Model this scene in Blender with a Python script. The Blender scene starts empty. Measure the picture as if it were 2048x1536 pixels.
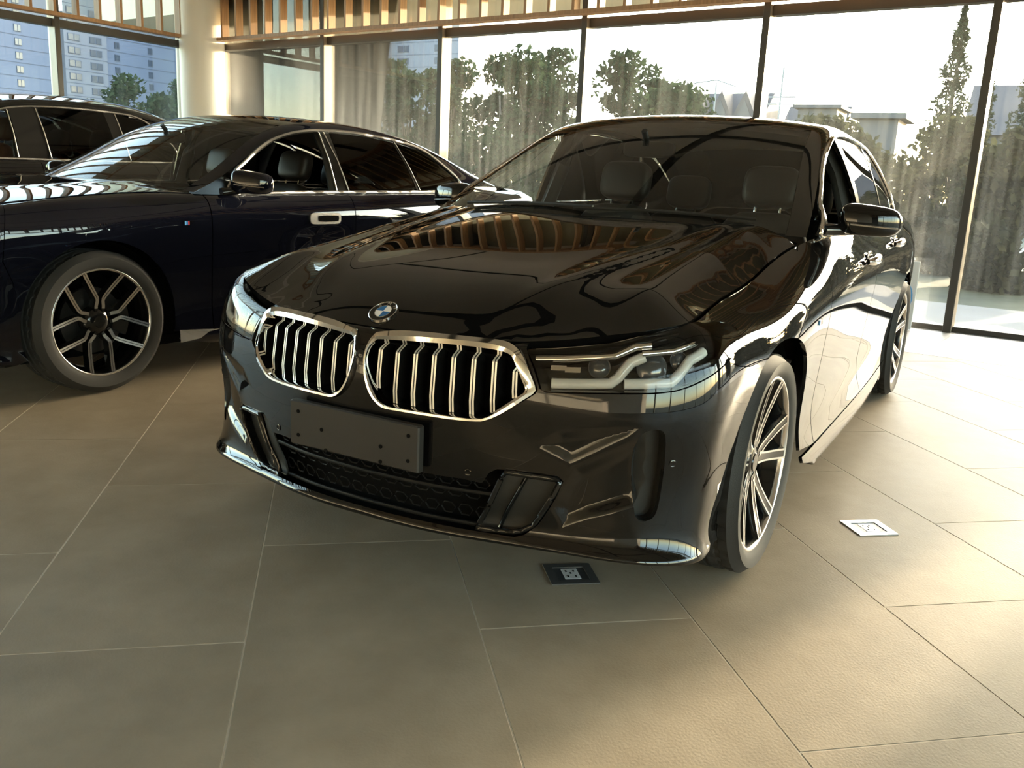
import bpy, bmesh, math, random
import numpy as np
from mathutils import Vector, Matrix
from mathutils.geometry import delaunay_2d_cdt
random.seed(7); RNG = np.random.default_rng(7)
SC = bpy.context.scene; COL = SC.collection

# ---------------------------------------------------------------- camera, sky, sun, exposure
CAM = (1.4963, -2.6964, 1.1803); YAW, PITCH, ROLL, FPX = -0.5153, 0.2269, -0.0482, 1770.0
def cam_axes():
    cy, sy, cp, sp = math.cos(YAW), math.sin(YAW), math.cos(PITCH), math.sin(PITCH)
    f = Vector((sy * cp, cy * cp, -sp)); r = Vector((cy, -sy, 0)); d = f.cross(r)
    cr, sr = math.cos(ROLL), math.sin(ROLL)
    return cr * r + sr * d, -sr * r + cr * d, f
_r, _d, _f = cam_axes()
cam = bpy.data.cameras.new('camera'); cam.sensor_width = 36; cam.lens = FPX / 2048 * 36; cam.clip_start = .05; cam.clip_end = 1000
camo = bpy.data.objects.new('camera', cam); COL.objects.link(camo)
camo.matrix_world = Matrix.Translation(CAM) @ Matrix((_r, -_d, -_f)).transposed().to_4x4()
SC.camera = camo
SUN_DIR = Vector((.306, .942, .128)).normalized()
wd = bpy.data.worlds.new('sky'); SC.world = wd; wd.use_nodes = True
_n = wd.node_tree.nodes; _bg = _n['Background']; _sky = _n.new('ShaderNodeTexSky')
_sky.sky_type = 'NISHITA'; _sky.sun_disc = False; _sky.sun_elevation = math.radians(22)
_sky.sun_rotation = math.atan2(SUN_DIR.x, SUN_DIR.y); _sky.altitude = 0; _sky.air_density = 1.0; _sky.dust_density = 1.0; _sky.ozone_density = 1.5
_mx = _n.new('ShaderNodeMix'); _mx.data_type = 'RGBA'; _mx.blend_type = 'MULTIPLY'; _mx.inputs[0].default_value = 1; _mx.inputs[7].default_value = (1.11, 1.0, .83, 1)
wd.node_tree.links.new(_sky.outputs[0], _mx.inputs[6]); wd.node_tree.links.new(_mx.outputs[2], _bg.inputs[0]); _bg.inputs[1].default_value = .42
sun = bpy.data.lights.new('sun', 'SUN'); sun.energy = 3.0; sun.angle = math.radians(.6); sun.color = (1, .78, .54)
suno = bpy.data.objects.new('sun', sun); COL.objects.link(suno)
suno.rotation_euler = SUN_DIR.to_track_quat('Z', 'Y').to_euler(); suno.location = (10, 30, 9)
SC.view_settings.view_transform = 'Standard'; SC.view_settings.look = 'None'; SC.view_settings.gamma = 1
SC.view_settings.use_curve_mapping = False; SC.view_settings.exposure = 2.92
SC.cycles.max_bounces = 9; SC.cycles.diffuse_bounces = 5; SC.cycles.glossy_bounces = 5
# ---------------------------------------------------------------- materials
def new_mat(name):
    m = bpy.data.materials.new(name); m.use_nodes = True
    return m, m.node_tree.nodes, m.node_tree.links, m.node_tree.nodes['Principled BSDF']
def pbr(name, col, rough=.5, metal=0, coat=0, coat_rough=.02, spec=.5, noise=0, nscale=8, bump=0, bscale=200, stretch=None, sheen=0):
    m, n, l, b = new_mat(name)
    b.inputs['Base Color'].default_value = (*col, 1); b.inputs['Roughness'].default_value = rough; b.inputs['Metallic'].default_value = metal
    b.inputs['Coat Weight'].default_value = coat; b.inputs['Coat Roughness'].default_value = coat_rough; b.inputs['Specular IOR Level'].default_value = spec
    if noise or bump:
        tc = n.new('ShaderNodeTexCoord'); mp = n.new('ShaderNodeMapping'); l.new(tc.outputs['Object'], mp.inputs[0])
        if stretch: mp.inputs['Scale'].default_value = stretch
    if noise:
        t = n.new('ShaderNodeTexNoise'); t.inputs['Scale'].default_value = nscale; t.inputs['Detail'].default_value = 5; l.new(mp.outputs[0], t.inputs[0])
        r = n.new('ShaderNodeMapRange'); r.inputs[1].default_value = .3; r.inputs[2].default_value = .7; r.inputs[3].default_value = 1 - noise; r.inputs[4].default_value = 1 + noise
        l.new(t.outputs[0], r.inputs[0])
        x = n.new('ShaderNodeMix'); x.data_type = 'RGBA'; x.blend_type = 'MULTIPLY'; x.inputs[0].default_value = 1; x.inputs[6].default_value = (*col, 1)
        l.new(r.outputs[0], x.inputs[7]); l.new(x.outputs[2], b.inputs['Base Color'])
    if bump:
        t = n.new('ShaderNodeTexNoise'); t.inputs['Scale'].default_value = bscale; t.inputs['Detail'].default_value = 3; l.new(mp.outputs[0], t.inputs[0])
        u = n.new('ShaderNodeBump'); u.inputs['Strength'].default_value = bump; u.inputs['Distance'].default_value = .01; l.new(t.outputs[0], u.inputs['Height']); l.new(u.outputs[0], b.inputs['Normal'])
    return m
def glass_mat(name, tint, dust=0, dcol=(.55, .56, .5), rough=0.0, ior=1.45, streak=False, fmax=1.0):
    """thin glass: tinted see-through, mirror by Fresnel, a film of dust that scatters light"""
    m, n, l, b = new_mat(name); out = n['Material Output']; n.remove(b)
    tr = n.new('ShaderNodeBsdfTransparent'); tr.inputs[0].default_value = (*tint, 1)
    gl = n.new('ShaderNodeBsdfGlossy'); gl.inputs['Roughness'].default_value = rough
    fr = n.new('ShaderNodeFresnel'); fr.inputs[0].default_value = ior
    mx = n.new('ShaderNodeMixShader'); l.new(fr.outputs[0], mx.inputs[0]); l.new(tr.outputs[0], mx.inputs[1]); l.new(gl.outputs[0], mx.inputs[2])
    last = mx
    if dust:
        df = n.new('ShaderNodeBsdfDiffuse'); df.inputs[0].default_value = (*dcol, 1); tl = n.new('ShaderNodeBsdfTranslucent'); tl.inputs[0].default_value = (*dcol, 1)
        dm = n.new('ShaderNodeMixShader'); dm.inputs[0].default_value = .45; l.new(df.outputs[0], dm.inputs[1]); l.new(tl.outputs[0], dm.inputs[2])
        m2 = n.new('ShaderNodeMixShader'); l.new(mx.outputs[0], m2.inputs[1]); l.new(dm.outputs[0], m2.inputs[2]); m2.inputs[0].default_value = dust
        if streak:
            tc = n.new('ShaderNodeTexCoord'); mp = n.new('ShaderNodeMapping'); mp.inputs['Scale'].default_value = (9, 9, .35); l.new(tc.outputs['Object'], mp.inputs[0])
            t = n.new('ShaderNodeTexNoise'); t.inputs['Scale'].default_value = 2.2; t.inputs['Detail'].default_value = 6; l.new(mp.outputs[0], t.inputs[0])
            r = n.new('ShaderNodeMapRange'); r.inputs[1].default_value = .38; r.inputs[2].default_value = .75; r.inputs[3].default_value = dust * .55; r.inputs[4].default_value = dust * 1.9; l.new(t.outputs[0], r.inputs[0])
            # dust lies thicker on the lower part of the panes
            sx = n.new('ShaderNodeSeparateXYZ'); l.new(tc.outputs['Object'], sx.inputs[0])
            g = n.new('ShaderNodeMapRange'); g.inputs[1].default_value = 1.2; g.inputs[2].default_value = 2.9; g.inputs[3].default_value = 1.0; g.inputs[4].default_value = .25; l.new(sx.outputs[2], g.inputs[0])
            mu = n.new('ShaderNodeMath'); mu.operation = 'MULTIPLY'; l.new(r.outputs[0], mu.inputs[0]); l.new(g.outputs[0], mu.inputs[1])
            l.new(mu.outputs[0], m2.inputs[0])
        last = m2
    l.new(last.outputs[0], out.inputs[0])
    return m
M = dict(
    paint=pbr('black_paint', (.0035, .0033, .0032), .4, coat=1, coat_rough=.012, spec=.0),
    paint_blue=pbr('blue_black_paint', (.003, .0035, .007), .4, coat=1, coat_rough=.012, spec=.0),
    paint_suv=pbr('black_suv_paint', (.004, .004, .0045), .4, coat=1, coat_rough=.015, spec=.0),
    chrome=pbr('chrome', (.78, .77, .75), .07, 1), satin=pbr('satin_chrome', (.62, .61, .6), .25, 1),
    fin=pbr('fin_trim', (.80, .78, .75), .38, .75),
    polished=pbr('polished_alloy', (.74, .73, .72), .22, 1), brushed=pbr('brushed_alloy', (.5, .49, .48), .3, 1),
    gloss=pbr('gloss_black_plastic', (.006, .006, .006), .12), matte=pbr('matte_black_plastic', (.012, .012, .011), .5, bump=.1, bscale=900),
    mesh=pbr('intake_mesh_plastic', (.006, .006, .006), .55, spec=.2),
    plate=pbr('number_plate_bracket', (.016, .0145, .013), .42, bump=.05, bscale=700),
    rubber=pbr('tyre_rubber', (.016, .0155, .015), .72, bump=.15, bscale=500), liner=pbr('arch_liner', (.004, .004, .004), .95, spec=.08),
    seat=pbr('seat_leather', (.022, .017, .014), .45, bump=.15, bscale=350), seatbrown=pbr('cognac_leather', (.10, .035, .016), .42, bump=.15, bscale=350),
    cloth=pbr('headliner', (.30, .26, .21), .9), trimlight=pbr('light_trim', (.42, .37, .3), .6),
    lamp_white=pbr('light_guide', (.8, .8, .78), .25, coat=.5), lens=glass_mat('lamp_glass', (.93, .93, .92), ior=1.45),
    projector=pbr('projector_lens', (.05, .055, .06), .03, 0, coat=1),
    blue=pbr('emblem_blue', (.02, .12, .32), .25, coat=.6), white=pbr('emblem_white', (.75, .75, .75), .25, coat=.6), red=pbr('badge_red', (.5, .02, .02), .3),
    lightblue=pbr('badge_light_blue', (.1, .35, .7), .3),
    disc=pbr('brake_disc', (.10, .10, .10), .4, 1), amber=pbr('amber_lens', (.55, .22, .03), .2),
    screen=glass_mat('windscreen_glass', (.80, .84, .80), dust=.012, dcol=(.5, .46, .38)), side=glass_mat('side_glass', (.55, .60, .56)),  # windscreen's brownish film stands in for the veil of reflected ceiling
    tint=glass_mat('privacy_glass', (.055, .06, .055)), mirror=pbr('mirror_glass', (.9, .9, .9), .01, 1),
)

# ---------------------------------------------------------------- meshes
def link(name, me, mat=None, parent=None, loc=None):
    o = bpy.data.objects.new(name, me); COL.objects.link(o)
    if mat is not None:
        for x in (mat if isinstance(mat, (list, tuple)) else [mat]): me.materials.append(M[x] if isinstance(x, str) else x)
    if parent is not None: o.parent = parent
    if loc is not None: o.location = loc
    return o
def mesh_obj(name, V, F, mat, parent=None, smooth=True, normals=None, mi=None, angle=None, loc=None):
    me = bpy.data.meshes.new(name); me.from_pydata([tuple(map(float, v)) for v in V], [], [tuple(map(int, f)) for f in F]); 
    me.polygons.foreach_set('use_smooth', [smooth] * len(me.polygons))
    if mi is not None: me.polygons.foreach_set('material_index', list(map(int, mi)))
    me.update()
    if normals is not None: me.normals_split_custom_set_from_vertices([tuple(map(float, x)) for x in normals])
    elif angle: me.set_sharp_from_angle(angle=math.radians(angle))
    return link(name, me, mat, parent, loc)
class MB:
    """collects simple shapes; build() links them as one mesh object"""
    def __init__(self): self.V = []; self.F = []; self.I = []; self.cur = 0
    def add(self, V, F):
        o = len(self.V); self.V += [tuple(v) for v in V]; self.F += [tuple(i + o for i in f) for f in F]; self.I += [self.cur] * len(F); return self
    def mat(self, i): self.cur = i; return self
    def box(self, c, s, rz=0, bev=0):
        x, y, z = [k / 2 for k in s]
        if bev:
            b = min(bev, x * .9, y * .9, z * .9); P = []
            for zz, k in ((-z, 0), (-z + b, 1), (z - b, 1), (z, 0)):
                ax, ay = (x, y) if k else (x - b, y - b)
                P.append([(ax, ay - b), (ax - b, ay), (-ax + b, ay), (-ax, ay - b), (-ax, -ay + b), (-ax + b, -ay), (ax - b, -ay), (ax, -ay + b)])
            V = [(a, bb, zz) for ring, zz in zip(P, (-z, -z + b, z - b, z)) for a, bb in ring]
            F = [tuple(range(7, -1, -1)), tuple(range(24, 32))] + [(i * 8 + j, i * 8 + (j + 1) % 8, (i + 1) * 8 + (j + 1) % 8, (i + 1) * 8 + j) for i in range(3) for j in range(8)]
        else:
            V = [(sx * x, sy * y, sz * z) for sz in (-1, 1) for sx, sy in ((1, -1), (1, 1), (-1, 1), (-1, -1))]
            F = [(3, 2, 1, 0), (4, 5, 6, 7), (0, 1, 5, 4), (1, 2, 6, 5), (2, 3, 7, 6), (3, 0, 4, 7)]
        cr, sr = math.cos(rz), math.sin(rz)
        return self.add([(c[0] + a * cr - b_ * sr, c[1] + a * sr + b_ * cr, c[2] + d) for a, b_, d in V], F)
    def grid(self, P, cu=False, cv=False, flip=False):
        P = np.asarray(P, float); n, m = P.shape[:2]; F = []
        for i in range(n if cu else n - 1):
            for j in range(m if cv else m - 1):
                q = (i * m + j, ((i + 1) % n) * m + j, ((i + 1) % n) * m + (j + 1) % m, i * m + (j + 1) % m)
                F.append(q[::-1] if flip else q)
        return self.add(P.reshape(-1, 3).tolist(), F)
    def lathe(self, prof, n=48, axis='x', flip=False):
        """prof: (along axis, radius)"""
        a = np.linspace(0, 2 * np.pi, n, endpoint=False); P = []
        for u in a:
            c, s = math.cos(u), math.sin(u)
            P.append([(h, r * c, r * s) if axis == 'x' else ((r * c, h, r * s) if axis == 'y' else (r * c, r * s, h)) for h, r in prof])
        return self.grid(P, cu=True, flip=flip)
    def tube(self, pts, r, n=8, closed=False, sx=1.0, up=None):
        pts = [Vector(p) for p in pts]; P = []; N = len(pts)
        for i, p in enumerate(pts):
            t = (pts[(i + 1) % N] - pts[i - 1]) if closed else (pts[min(i + 1, N - 1)] - pts[max(i - 1, 0)])
            t.normalize(); ref = Vector(up) if up else (Vector((0, 0, 1)) if abs(t.z) < .9 else Vector((1, 0, 0)))
            a = t.cross(ref).normalized(); b = a.cross(t); rr = r[i] if isinstance(r, (list, tuple)) else r
            P.append([p + a * math.cos(k) * rr * sx + b * math.sin(k) * rr for k in np.linspace(0, 2 * math.pi, n, endpoint=False)])
        P = [[tuple(v) for v in q] for q in P]
        self.grid(P, cu=closed, cv=True, flip=True)
        if not closed:
            o = len(self.V) - N * n
            self.F += [tuple(range(o, o + n)), tuple(range(o + N * n - 1, o + N * n - n - 1, -1))]; self.I += [self.cur] * 2
        return self
    def prism(self, poly, a, b, f=None):
        """poly: list of 2-D points; f(u,v,h) -> xyz; a,b the two heights"""
        f = f or (lambda u, v, h: (u, v, h)); n = len(poly)
        V = [f(u, v, a) for u, v in poly] + [f(u, v, b) for u, v in poly]
        F = [tuple(range(n))[::-1], tuple(range(n, 2 * n))] + [(i, (i + 1) % n, n + (i + 1) % n, n + i) for i in range(n)]
        return self.add(V, F)
    def build(self, name, mat, parent=None, smooth=True, angle=35, loc=None, fix=True):
        me = bpy.data.meshes.new(name); me.from_pydata(self.V, [], self.F); me.polygons.foreach_set('material_index', self.I)
        if fix:
            bm = bmesh.new(); bm.from_mesh(me); bmesh.ops.remove_doubles(bm, verts=bm.verts, dist=1e-5); bmesh.ops.recalc_face_normals(bm, faces=bm.faces); bm.to_mesh(me); bm.free()
        me.polygons.foreach_set('use_smooth', [smooth] * len(me.polygons)); me.update()
        if smooth and angle: me.set_sharp_from_angle(angle=math.radians(angle))
        return link(name, me, mat, parent, loc)
def superbox(c, s, e=.35, n=20, m=12, tilt=0):
    """rounded box (superellipsoid) as a grid of points"""
    u = np.linspace(-np.pi, np.pi, n, endpoint=False); v = np.linspace(-np.pi / 2, np.pi / 2, m)
    sg = lambda a: np.sign(a) * np.abs(a)**e
    P = np.zeros((n, m, 3))
    for i, a in enumerate(u):
        P[i, :, 0] = s[0] / 2 * sg(np.cos(v)) * sg(np.cos(a)); P[i, :, 1] = s[1] / 2 * sg(np.cos(v)) * sg(np.sin(a)); P[i, :, 2] = s[2] / 2 * sg(np.sin(v))
    ct, st = math.cos(tilt), math.sin(tilt); y, z = P[..., 1].copy(), P[..., 2].copy()
    P[..., 1] = y * ct + z * st; P[..., 2] = -y * st + z * ct
    return P + np.array(c)
def densify(poly, h, closed=True):
    P = [np.array(p, float) for p in poly]; out = []
    for i in range(len(P) if closed else len(P) - 1):
        a, b = P[i], P[(i + 1) % len(P)]; k = max(1, int(math.ceil(np.linalg.norm(b - a) / h)))
        out += [a + (b - a) * j / k for j in range(k)]
    if not closed: out.append(P[-1])
    return np.array(out)
def smooth_loop(poly, n, closed=True):
    """Catmull-Rom through the points, resampled to n"""
    P = np.array(poly, float); N = len(P); out = []
    idx = range(N) if closed else range(N - 1)
    for i in idx:
        g = (lambda k: P[k % N]) if closed else (lambda k: P[min(max(k, 0), N - 1)])
        p0, p1, p2, p3 = g(i - 1), g(i), g(i + 1), g(i + 2)
        for t in np.linspace(0, 1, 12, endpoint=False):
            out.append(.5 * (2 * p1 + (p2 - p0) * t + (2 * p0 - 5 * p1 + 4 * p2 - p3) * t * t + (3 * p1 - p0 - 3 * p2 + p3) * t**3))
    if not closed: out.append(P[-1])
    out = np.array(out); q = np.vstack([out, out[:1]]) if closed else out
    L = np.concatenate([[0], np.cumsum(np.linalg.norm(np.diff(q, axis=0), axis=1))])
    s = np.linspace(0, L[-1], n, endpoint=not closed)
    return np.stack([np.interp(s, L, q[:, k]) for k in range(q.shape[1])], 1)
def panel(name, f, outline, mat, parent, holes=(), h=.03, flange=.012, off=0.0, mirror=False, centre=(0, 1.6, .45), hb=None, post=None, fine=()):
    """a trimmed piece of the surface f(u,v): real edges, a turned-in flange, normals of the surface itself"""
    hb = hb or h * .8
    loops = [densify(outline, hb)] + [densify(q, hb) for q in holes]
    A = loops[0]; lo, hi = A.min(0), A.max(0)
    gu, gv = np.meshgrid(np.arange(lo[0] + h * .5, hi[0], h), np.arange(lo[1] + h * .5, hi[1], h)); gu[1::2] += h * .5; gu, gv = gu.ravel(), gv.ravel()
    ok = poly_sd(A, gu, gv) > h * .45
    for q in loops[1:]: ok &= poly_sd(q, gu, gv) < -h * .45
    gu, gv = gu[ok], gv[ok]
    for q, h2, band in fine:                        # closer points along the folds of the relief
        q = np.asarray(q); a0, a1 = q.min(0) - band, q.max(0) + band; fu, fv = np.meshgrid(np.arange(a0[0], a1[0], h2), np.arange(a0[1], a1[1], h2)); fu[1::2] += h2 / 2; fu, fv = fu.ravel(), fv.ravel()
        k = np.abs(poly_sd(q, fu, fv) - band * .35) < band * .75; fu, fv = fu[k], fv[k]; k = poly_sd(A, fu, fv) > h2
        for z in loops[1:]: k &= poly_sd(z, fu, fv) < -h2
        far = np.abs(poly_sd(q, gu, gv) - band * .35) > band * .75 + h * .3; gu, gv = np.concatenate([gu[far], fu[k]]), np.concatenate([gv[far], fv[k]])
    pts = [Vector(p) for L in loops for p in L]; edges = []; o = 0
    for L in loops: n = len(L); edges += [(o + i, o + (i + 1) % n) for i in range(n)]; o += n
    pts += [Vector((a, b)) for a, b in zip(gu, gv)]
    V, E, Fc, *_ = delaunay_2d_cdt(pts, edges, [], 0, 1e-6)
    V = np.array([tuple(v) for v in V]); Fc = np.array([t for t in Fc if len(t) == 3])
    c = V[Fc].mean(1); keep = poly_sd(A, c[:, 0], c[:, 1]) > 0
    for q in loops[1:]: keep &= poly_sd(q, c[:, 0], c[:, 1]) < 0
    Fc = Fc[keep]
    P = f(V[:, 0], V[:, 1]); N = normals_of(f, V[:, 0], V[:, 1])
    fn = np.cross(P[Fc[:, 1]] - P[Fc[:, 0]], P[Fc[:, 2]] - P[Fc[:, 0]])
    if ((N * (P - np.array(centre))).sum(1)).mean() < 0: N = -N
    flip = (fn * N[Fc[:, 0]]).sum(1) < 0; Fc[flip] = Fc[flip][:, ::-1]
    if off: P = P + N * off
    if post is not None: P = post(P)
    PV = [P]; PN = [N]; FF = [tuple(t) for t in Fc]; o = len(P)
    if flange:
        for L in loops:
            p = f(L[:, 0], L[:, 1]); n = normals_of(f, L[:, 0], L[:, 1]); 
            n = np.where(((n * (p - np.array(centre))).sum(1).mean()) < 0, -n, n)
            if off: p = p + n * off
            tg = np.roll(p, -1, 0) - np.roll(p, 1, 0); en = np.cross(tg, n); en /= np.maximum(np.linalg.norm(en, axis=1, keepdims=True), 1e-9)
            k = len(L); i0 = 0
            # outwards: away from the panel, test with the loop's area sign
            ar = .5 * np.sum(L[:, 0] * np.roll(L[:, 1], -1) - np.roll(L[:, 0], -1) * L[:, 1])
            cen = P[Fc.ravel()].mean(0)
            sg = 1.0 if ((en * (p - cen)).sum(1).mean() > 0) == (L is loops[0]) else -1.0
            en = en * sg
            PV += [p, p - n * flange]; PN += [en, en]
            for i in range(k):
                j = (i + 1) % k; q = (o + i, o + j, o + k + j, o + k + i)
                a, b_, c_ = p[i], p[j], p[j] - n[j] * flange
                if np.dot(np.cross(b_ - a, c_ - a), en[i]) < 0: q = q[::-1]
                FF.append(q)
            o += 2 * k
    P = np.concatenate(PV); N = np.concatenate(PN)
    if mirror:
        P = P * [-1, 1, 1]; N = N * [-1, 1, 1]; FF = [q[::-1] for q in FF]
    return mesh_obj(name, P, FF, mat, parent, normals=N)
def empty(name, loc=(0, 0, 0), rz=0, parent=None):
    o = bpy.data.objects.new(name, None); COL.objects.link(o); o.location = loc; o.rotation_euler = (0, 0, rz); o.empty_display_size = .1
    if parent is not None: o.parent = parent
    return o
def tag(o, label=None, cat=None, group=None, kind=None):
    for k, v in (('label', label), ('category', cat), ('group', group), ('kind', kind)):
        if v: o[k] = v
    return o
def copy_tree(o, parent=None):
    c = o.copy(); COL.objects.link(c); c.parent = parent
    for ch in list(o.children): copy_tree(ch, c)
    return c
# ---------------------------------------------------------------- smooth surfaces (natural cubic splines, tensor products)
def spline_basis(knots, x):
    """rows = interpolation weights of a natural cubic spline through the knots, for each x"""
    k = np.asarray(knots, float); n = len(k); h = np.diff(k); key = k.tobytes()
    if key not in _SPL: _SPL[key] = _spl_m(n, h)
    M = _SPL[key]
    x = np.atleast_1d(np.asarray(x, float)); i = np.clip(np.searchsorted(k, x) - 1, 0, n - 2)
    xc = np.clip(x, k[0], k[-1])
    a = (k[i + 1] - xc) / h[i]; b = (xc - k[i]) / h[i]
    W = np.zeros((len(x), n)); r = np.arange(len(x))
    W[r, i] += a; W[r, i + 1] += b
    W += ((a**3 - a) * h[i]**2 / 6)[:, None] * M[i] + ((b**3 - b) * h[i]**2 / 6)[:, None] * M[i + 1]
    return W
_SPL = {}
def _spl_m(n, h):
    A = np.zeros((n, n)); B = np.zeros((n, n)); A[0, 0] = A[-1, -1] = 1
    for i in range(1, n - 1):
        A[i, i - 1] = h[i - 1]; A[i, i] = 2 * (h[i - 1] + h[i]); A[i, i + 1] = h[i]
        B[i, i - 1] = 6 / h[i - 1]; B[i, i] = -6 / h[i - 1] - 6 / h[i]; B[i, i + 1] = 6 / h[i]
    return np.linalg.solve(A, B)
def spl(knots, vals, x):
    return spline_basis(knots, x) @ np.asarray(vals, float)
def sstep(x):
    x = np.clip(x, 0, 1); return x * x * (3 - 2 * x)
def poly_sd(poly, u, v):
    """signed distance to a closed polygon, positive inside"""
    P = np.asarray(poly, float); E = np.roll(P, -1, 0) - P; L2 = (E * E).sum(1) + 1e-12; u = np.asarray(u, float); v = np.asarray(v, float)
    out = np.empty(u.shape); n = len(u); step = max(1, 400000 // len(P)); qy = P[:, 1] + E[:, 1]
    for i in range(0, n, step):
        uu, vv = u[i:i + step, None], v[i:i + step, None]; wx, wy = uu - P[:, 0], vv - P[:, 1]
        t = np.clip((wx * E[:, 0] + wy * E[:, 1]) / L2, 0, 1)
        d = np.sqrt(np.min((wx - t * E[:, 0])**2 + (wy - t * E[:, 1])**2, axis=1))
        c = (P[:, 1] > vv) != (qy > vv); xi = E[:, 0] * wy / np.where(E[:, 1] == 0, 1e-15, E[:, 1]) + P[:, 0]
        ins = (np.sum(c & (uu < xi), axis=1) % 2) == 1
        out[i:i + step] = np.where(ins, d, -d)
    return out

class Body:
    """the shell of one car: lower body wrapped round a plan contour, top of the greenhouse, side glass, hood"""
    def __init__(self, spec):
        self.sp = spec
        b = np.array(spec['base'], float); self.b = b
        seg = np.hypot(*np.diff(b, axis=0).T); self.sk = np.concatenate([[0], np.cumsum(seg)])
        # mirrored knots across the centre line keep the nose smooth
        m = b[1:4][::-1] * [-1, 1]; e = b[-4:-1][::-1] * [-1, 1]
        self.bk = np.concatenate([-self.sk[1:4][::-1], self.sk, self.sk[-1] + (self.sk[-1] - self.sk[-4:-1][::-1])])
        self.bv = np.concatenate([m, b, e])
        self.tk = np.array(spec['t'], float)
        yk = spec['prof']                        # list of (column position index, z[], off[])
        self.ck = np.interp([p[0] for p in yk], np.arange(len(b)), self.sk)
        self.Z = np.array([p[1] for p in yk], float); self.O = np.array([p[2] for p in yk], float)
        self.disp = []                            # relief: (polygon in (s,t), depth, ramp width)
        self.qk = np.arange(len(spec['rail']), dtype=float)
        self.rail = np.array(spec['rail'], float); self.cen = np.array(spec['cen'], float)
        self.edge = None
        hs = spec.get('hoodrim')
        if hs:
            ss = np.concatenate([np.linspace(0, hs[0], 90), np.linspace(hs[0], float(self.sy(hs[1])), 60)]); e = self.W(ss, np.full(len(ss), self.tk[-1]))
            self.edge = np.stack([e[:, 0], e[:, 1], self.H(e[:, 0], e[:, 1])[:, 2] - e[:, 2] - hs[2]], 1)
    def plan(self, s):
        B = spline_basis(self.bk, s); p = B @ self.bv
        e = 1e-3; d = (spline_basis(self.bk, s + e) - spline_basis(self.bk, s - e)) @ self.bv
        d /= np.linalg.norm(d, axis=1, keepdims=True)
        return p, np.stack([d[:, 1], -d[:, 0]], 1)
    def sy(self, y):
        """contour position s of a point on the flank at length y"""
        i0 = self.sp['flank'][0]; i1 = self.sp['flank'][1]
        ss = np.linspace(self.sk[i0], self.sk[i1], 400); yy = self.plan(ss)[0][:, 1]
        return np.interp(y, yy, ss)
    def W(self, s, t):
        s = np.atleast_1d(np.asarray(s, float)); t = np.atleast_1d(np.asarray(t, float)); s, t = np.broadcast_arrays(s, t)
        sg = np.where(s < 0, -1.0, 1.0); s = np.abs(s)
        p, n = self.plan(s); C = spline_basis(self.ck, s); T = spline_basis(self.tk, t)
        z = np.einsum('ni,nj,ij->n', C, T, self.Z); o = np.einsum('ni,nj,ij->n', C, T, self.O)
        for poly, depth, w in self.disp:
            q = np.asarray(poly); k = np.flatnonzero((s > q[:, 0].min()) & (s < q[:, 0].max()) & (t > q[:, 1].min()) & (t < q[:, 1].max()))
            if len(k): o[k] += depth * sstep(poly_sd(poly, s[k], t[k]) / w)
        return np.stack([sg * (p[:, 0] + n[:, 0] * o), p[:, 1] + n[:, 1] * o, z], 1)
    def Wraw(self, s, t, off):
        d, self.disp = self.disp, []
        P = self.W(s, t); self.disp = d
        return P + normals_of(lambda a, b: self.W(a, b), s, t) * off if off else P
    def T(self, p, q):
        p = np.atleast_1d(np.asarray(p, float)); q = np.atleast_1d(np.asarray(q, float)); p, q = np.broadcast_arrays(p, q)
        B = spline_basis(self.qk, q); r = B @ self.rail; c = B @ self.cen; a = np.abs(p)
        return np.stack([r[:, 0] * p, c[:, 1] + (r[:, 1] - c[:, 1]) * a**2.0, c[:, 2] + (r[:, 2] - c[:, 2]) * a**self.sp.get('crown', 2.4)], 1)
    def railq(self, y):
        q = np.linspace(0, self.qk[-1], 600); return np.interp(y, (spline_basis(self.qk, q) @ self.rail)[:, 1], q)
    def G(self, y, r):
        y = np.atleast_1d(np.asarray(y, float)); r = np.atleast_1d(np.asarray(r, float)); y, r = np.broadcast_arrays(y, r)
        lo = self.W(self.sy(y), np.full(y.shape, self.tk[-1])); hi = spline_basis(self.qk, self.railq(y)) @ self.rail
        bul = self.sp.get('bulge', .025) * 4 * r * (1 - r)
        out = lo + (hi - lo) * r[:, None]; out[:, 0] += bul * .9; out[:, 2] += bul * .4; out[:, 1] = y
        return out
    def Gz(self, y, z):
        """side glass by height: the r that reaches height z at length y"""
        y = np.atleast_1d(np.asarray(y, float)); z = np.atleast_1d(np.asarray(z, float)); y, z = np.broadcast_arrays(y, z)
        lo = self.W(self.sy(y), np.full(y.shape, self.tk[-1]))[:, 2]; hi = (spline_basis(self.qk, self.railq(y)) @ self.rail)[:, 2]
        r = (z - lo) / np.maximum(hi - lo, .02)
        return self.G(y, np.clip(r, -.15, 1.1))
    def H(self, x, y):
        """hood: height over the plan"""
        x = np.atleast_1d(np.asarray(x, float)); y = np.atleast_1d(np.asarray(y, float)); x, y = np.broadcast_arrays(x, y)
        hd = self.sp['hood']; a = np.abs(x)
        zc = spl(hd['yk'], hd['zc'], y); xe = spl(hd['yk'], hd['xe'], y); ze = spl(hd['yk'], hd['ze'], y)
        u = np.clip(a / xe, 0, 1.15)
        z = zc + (ze - zc) * u**hd.get('pow', 2.6)
        for (yy, xc, w, h) in hd.get('ridge', []):   # creases that run along the hood
            xr = np.interp(y, yy, xc); hh = np.interp(y, yy, h)
            z = z + hh * np.exp(-((a - xr) / w)**2)
        if self.edge is not None:                    # settle the rim of the hood on the lamps, grilles and fenders
            d2 = (a[:, None] - self.edge[:, 0])**2 + (y[:, None] - self.edge[:, 1])**2; w = np.exp(-d2 / (2 * .04**2)) + 1e-30
            z = z - (w @ self.edge[:, 2]) / w.sum(1) * np.exp(-d2.min(1) / .13**2)
        return np.stack([x, y, z], 1)
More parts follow.
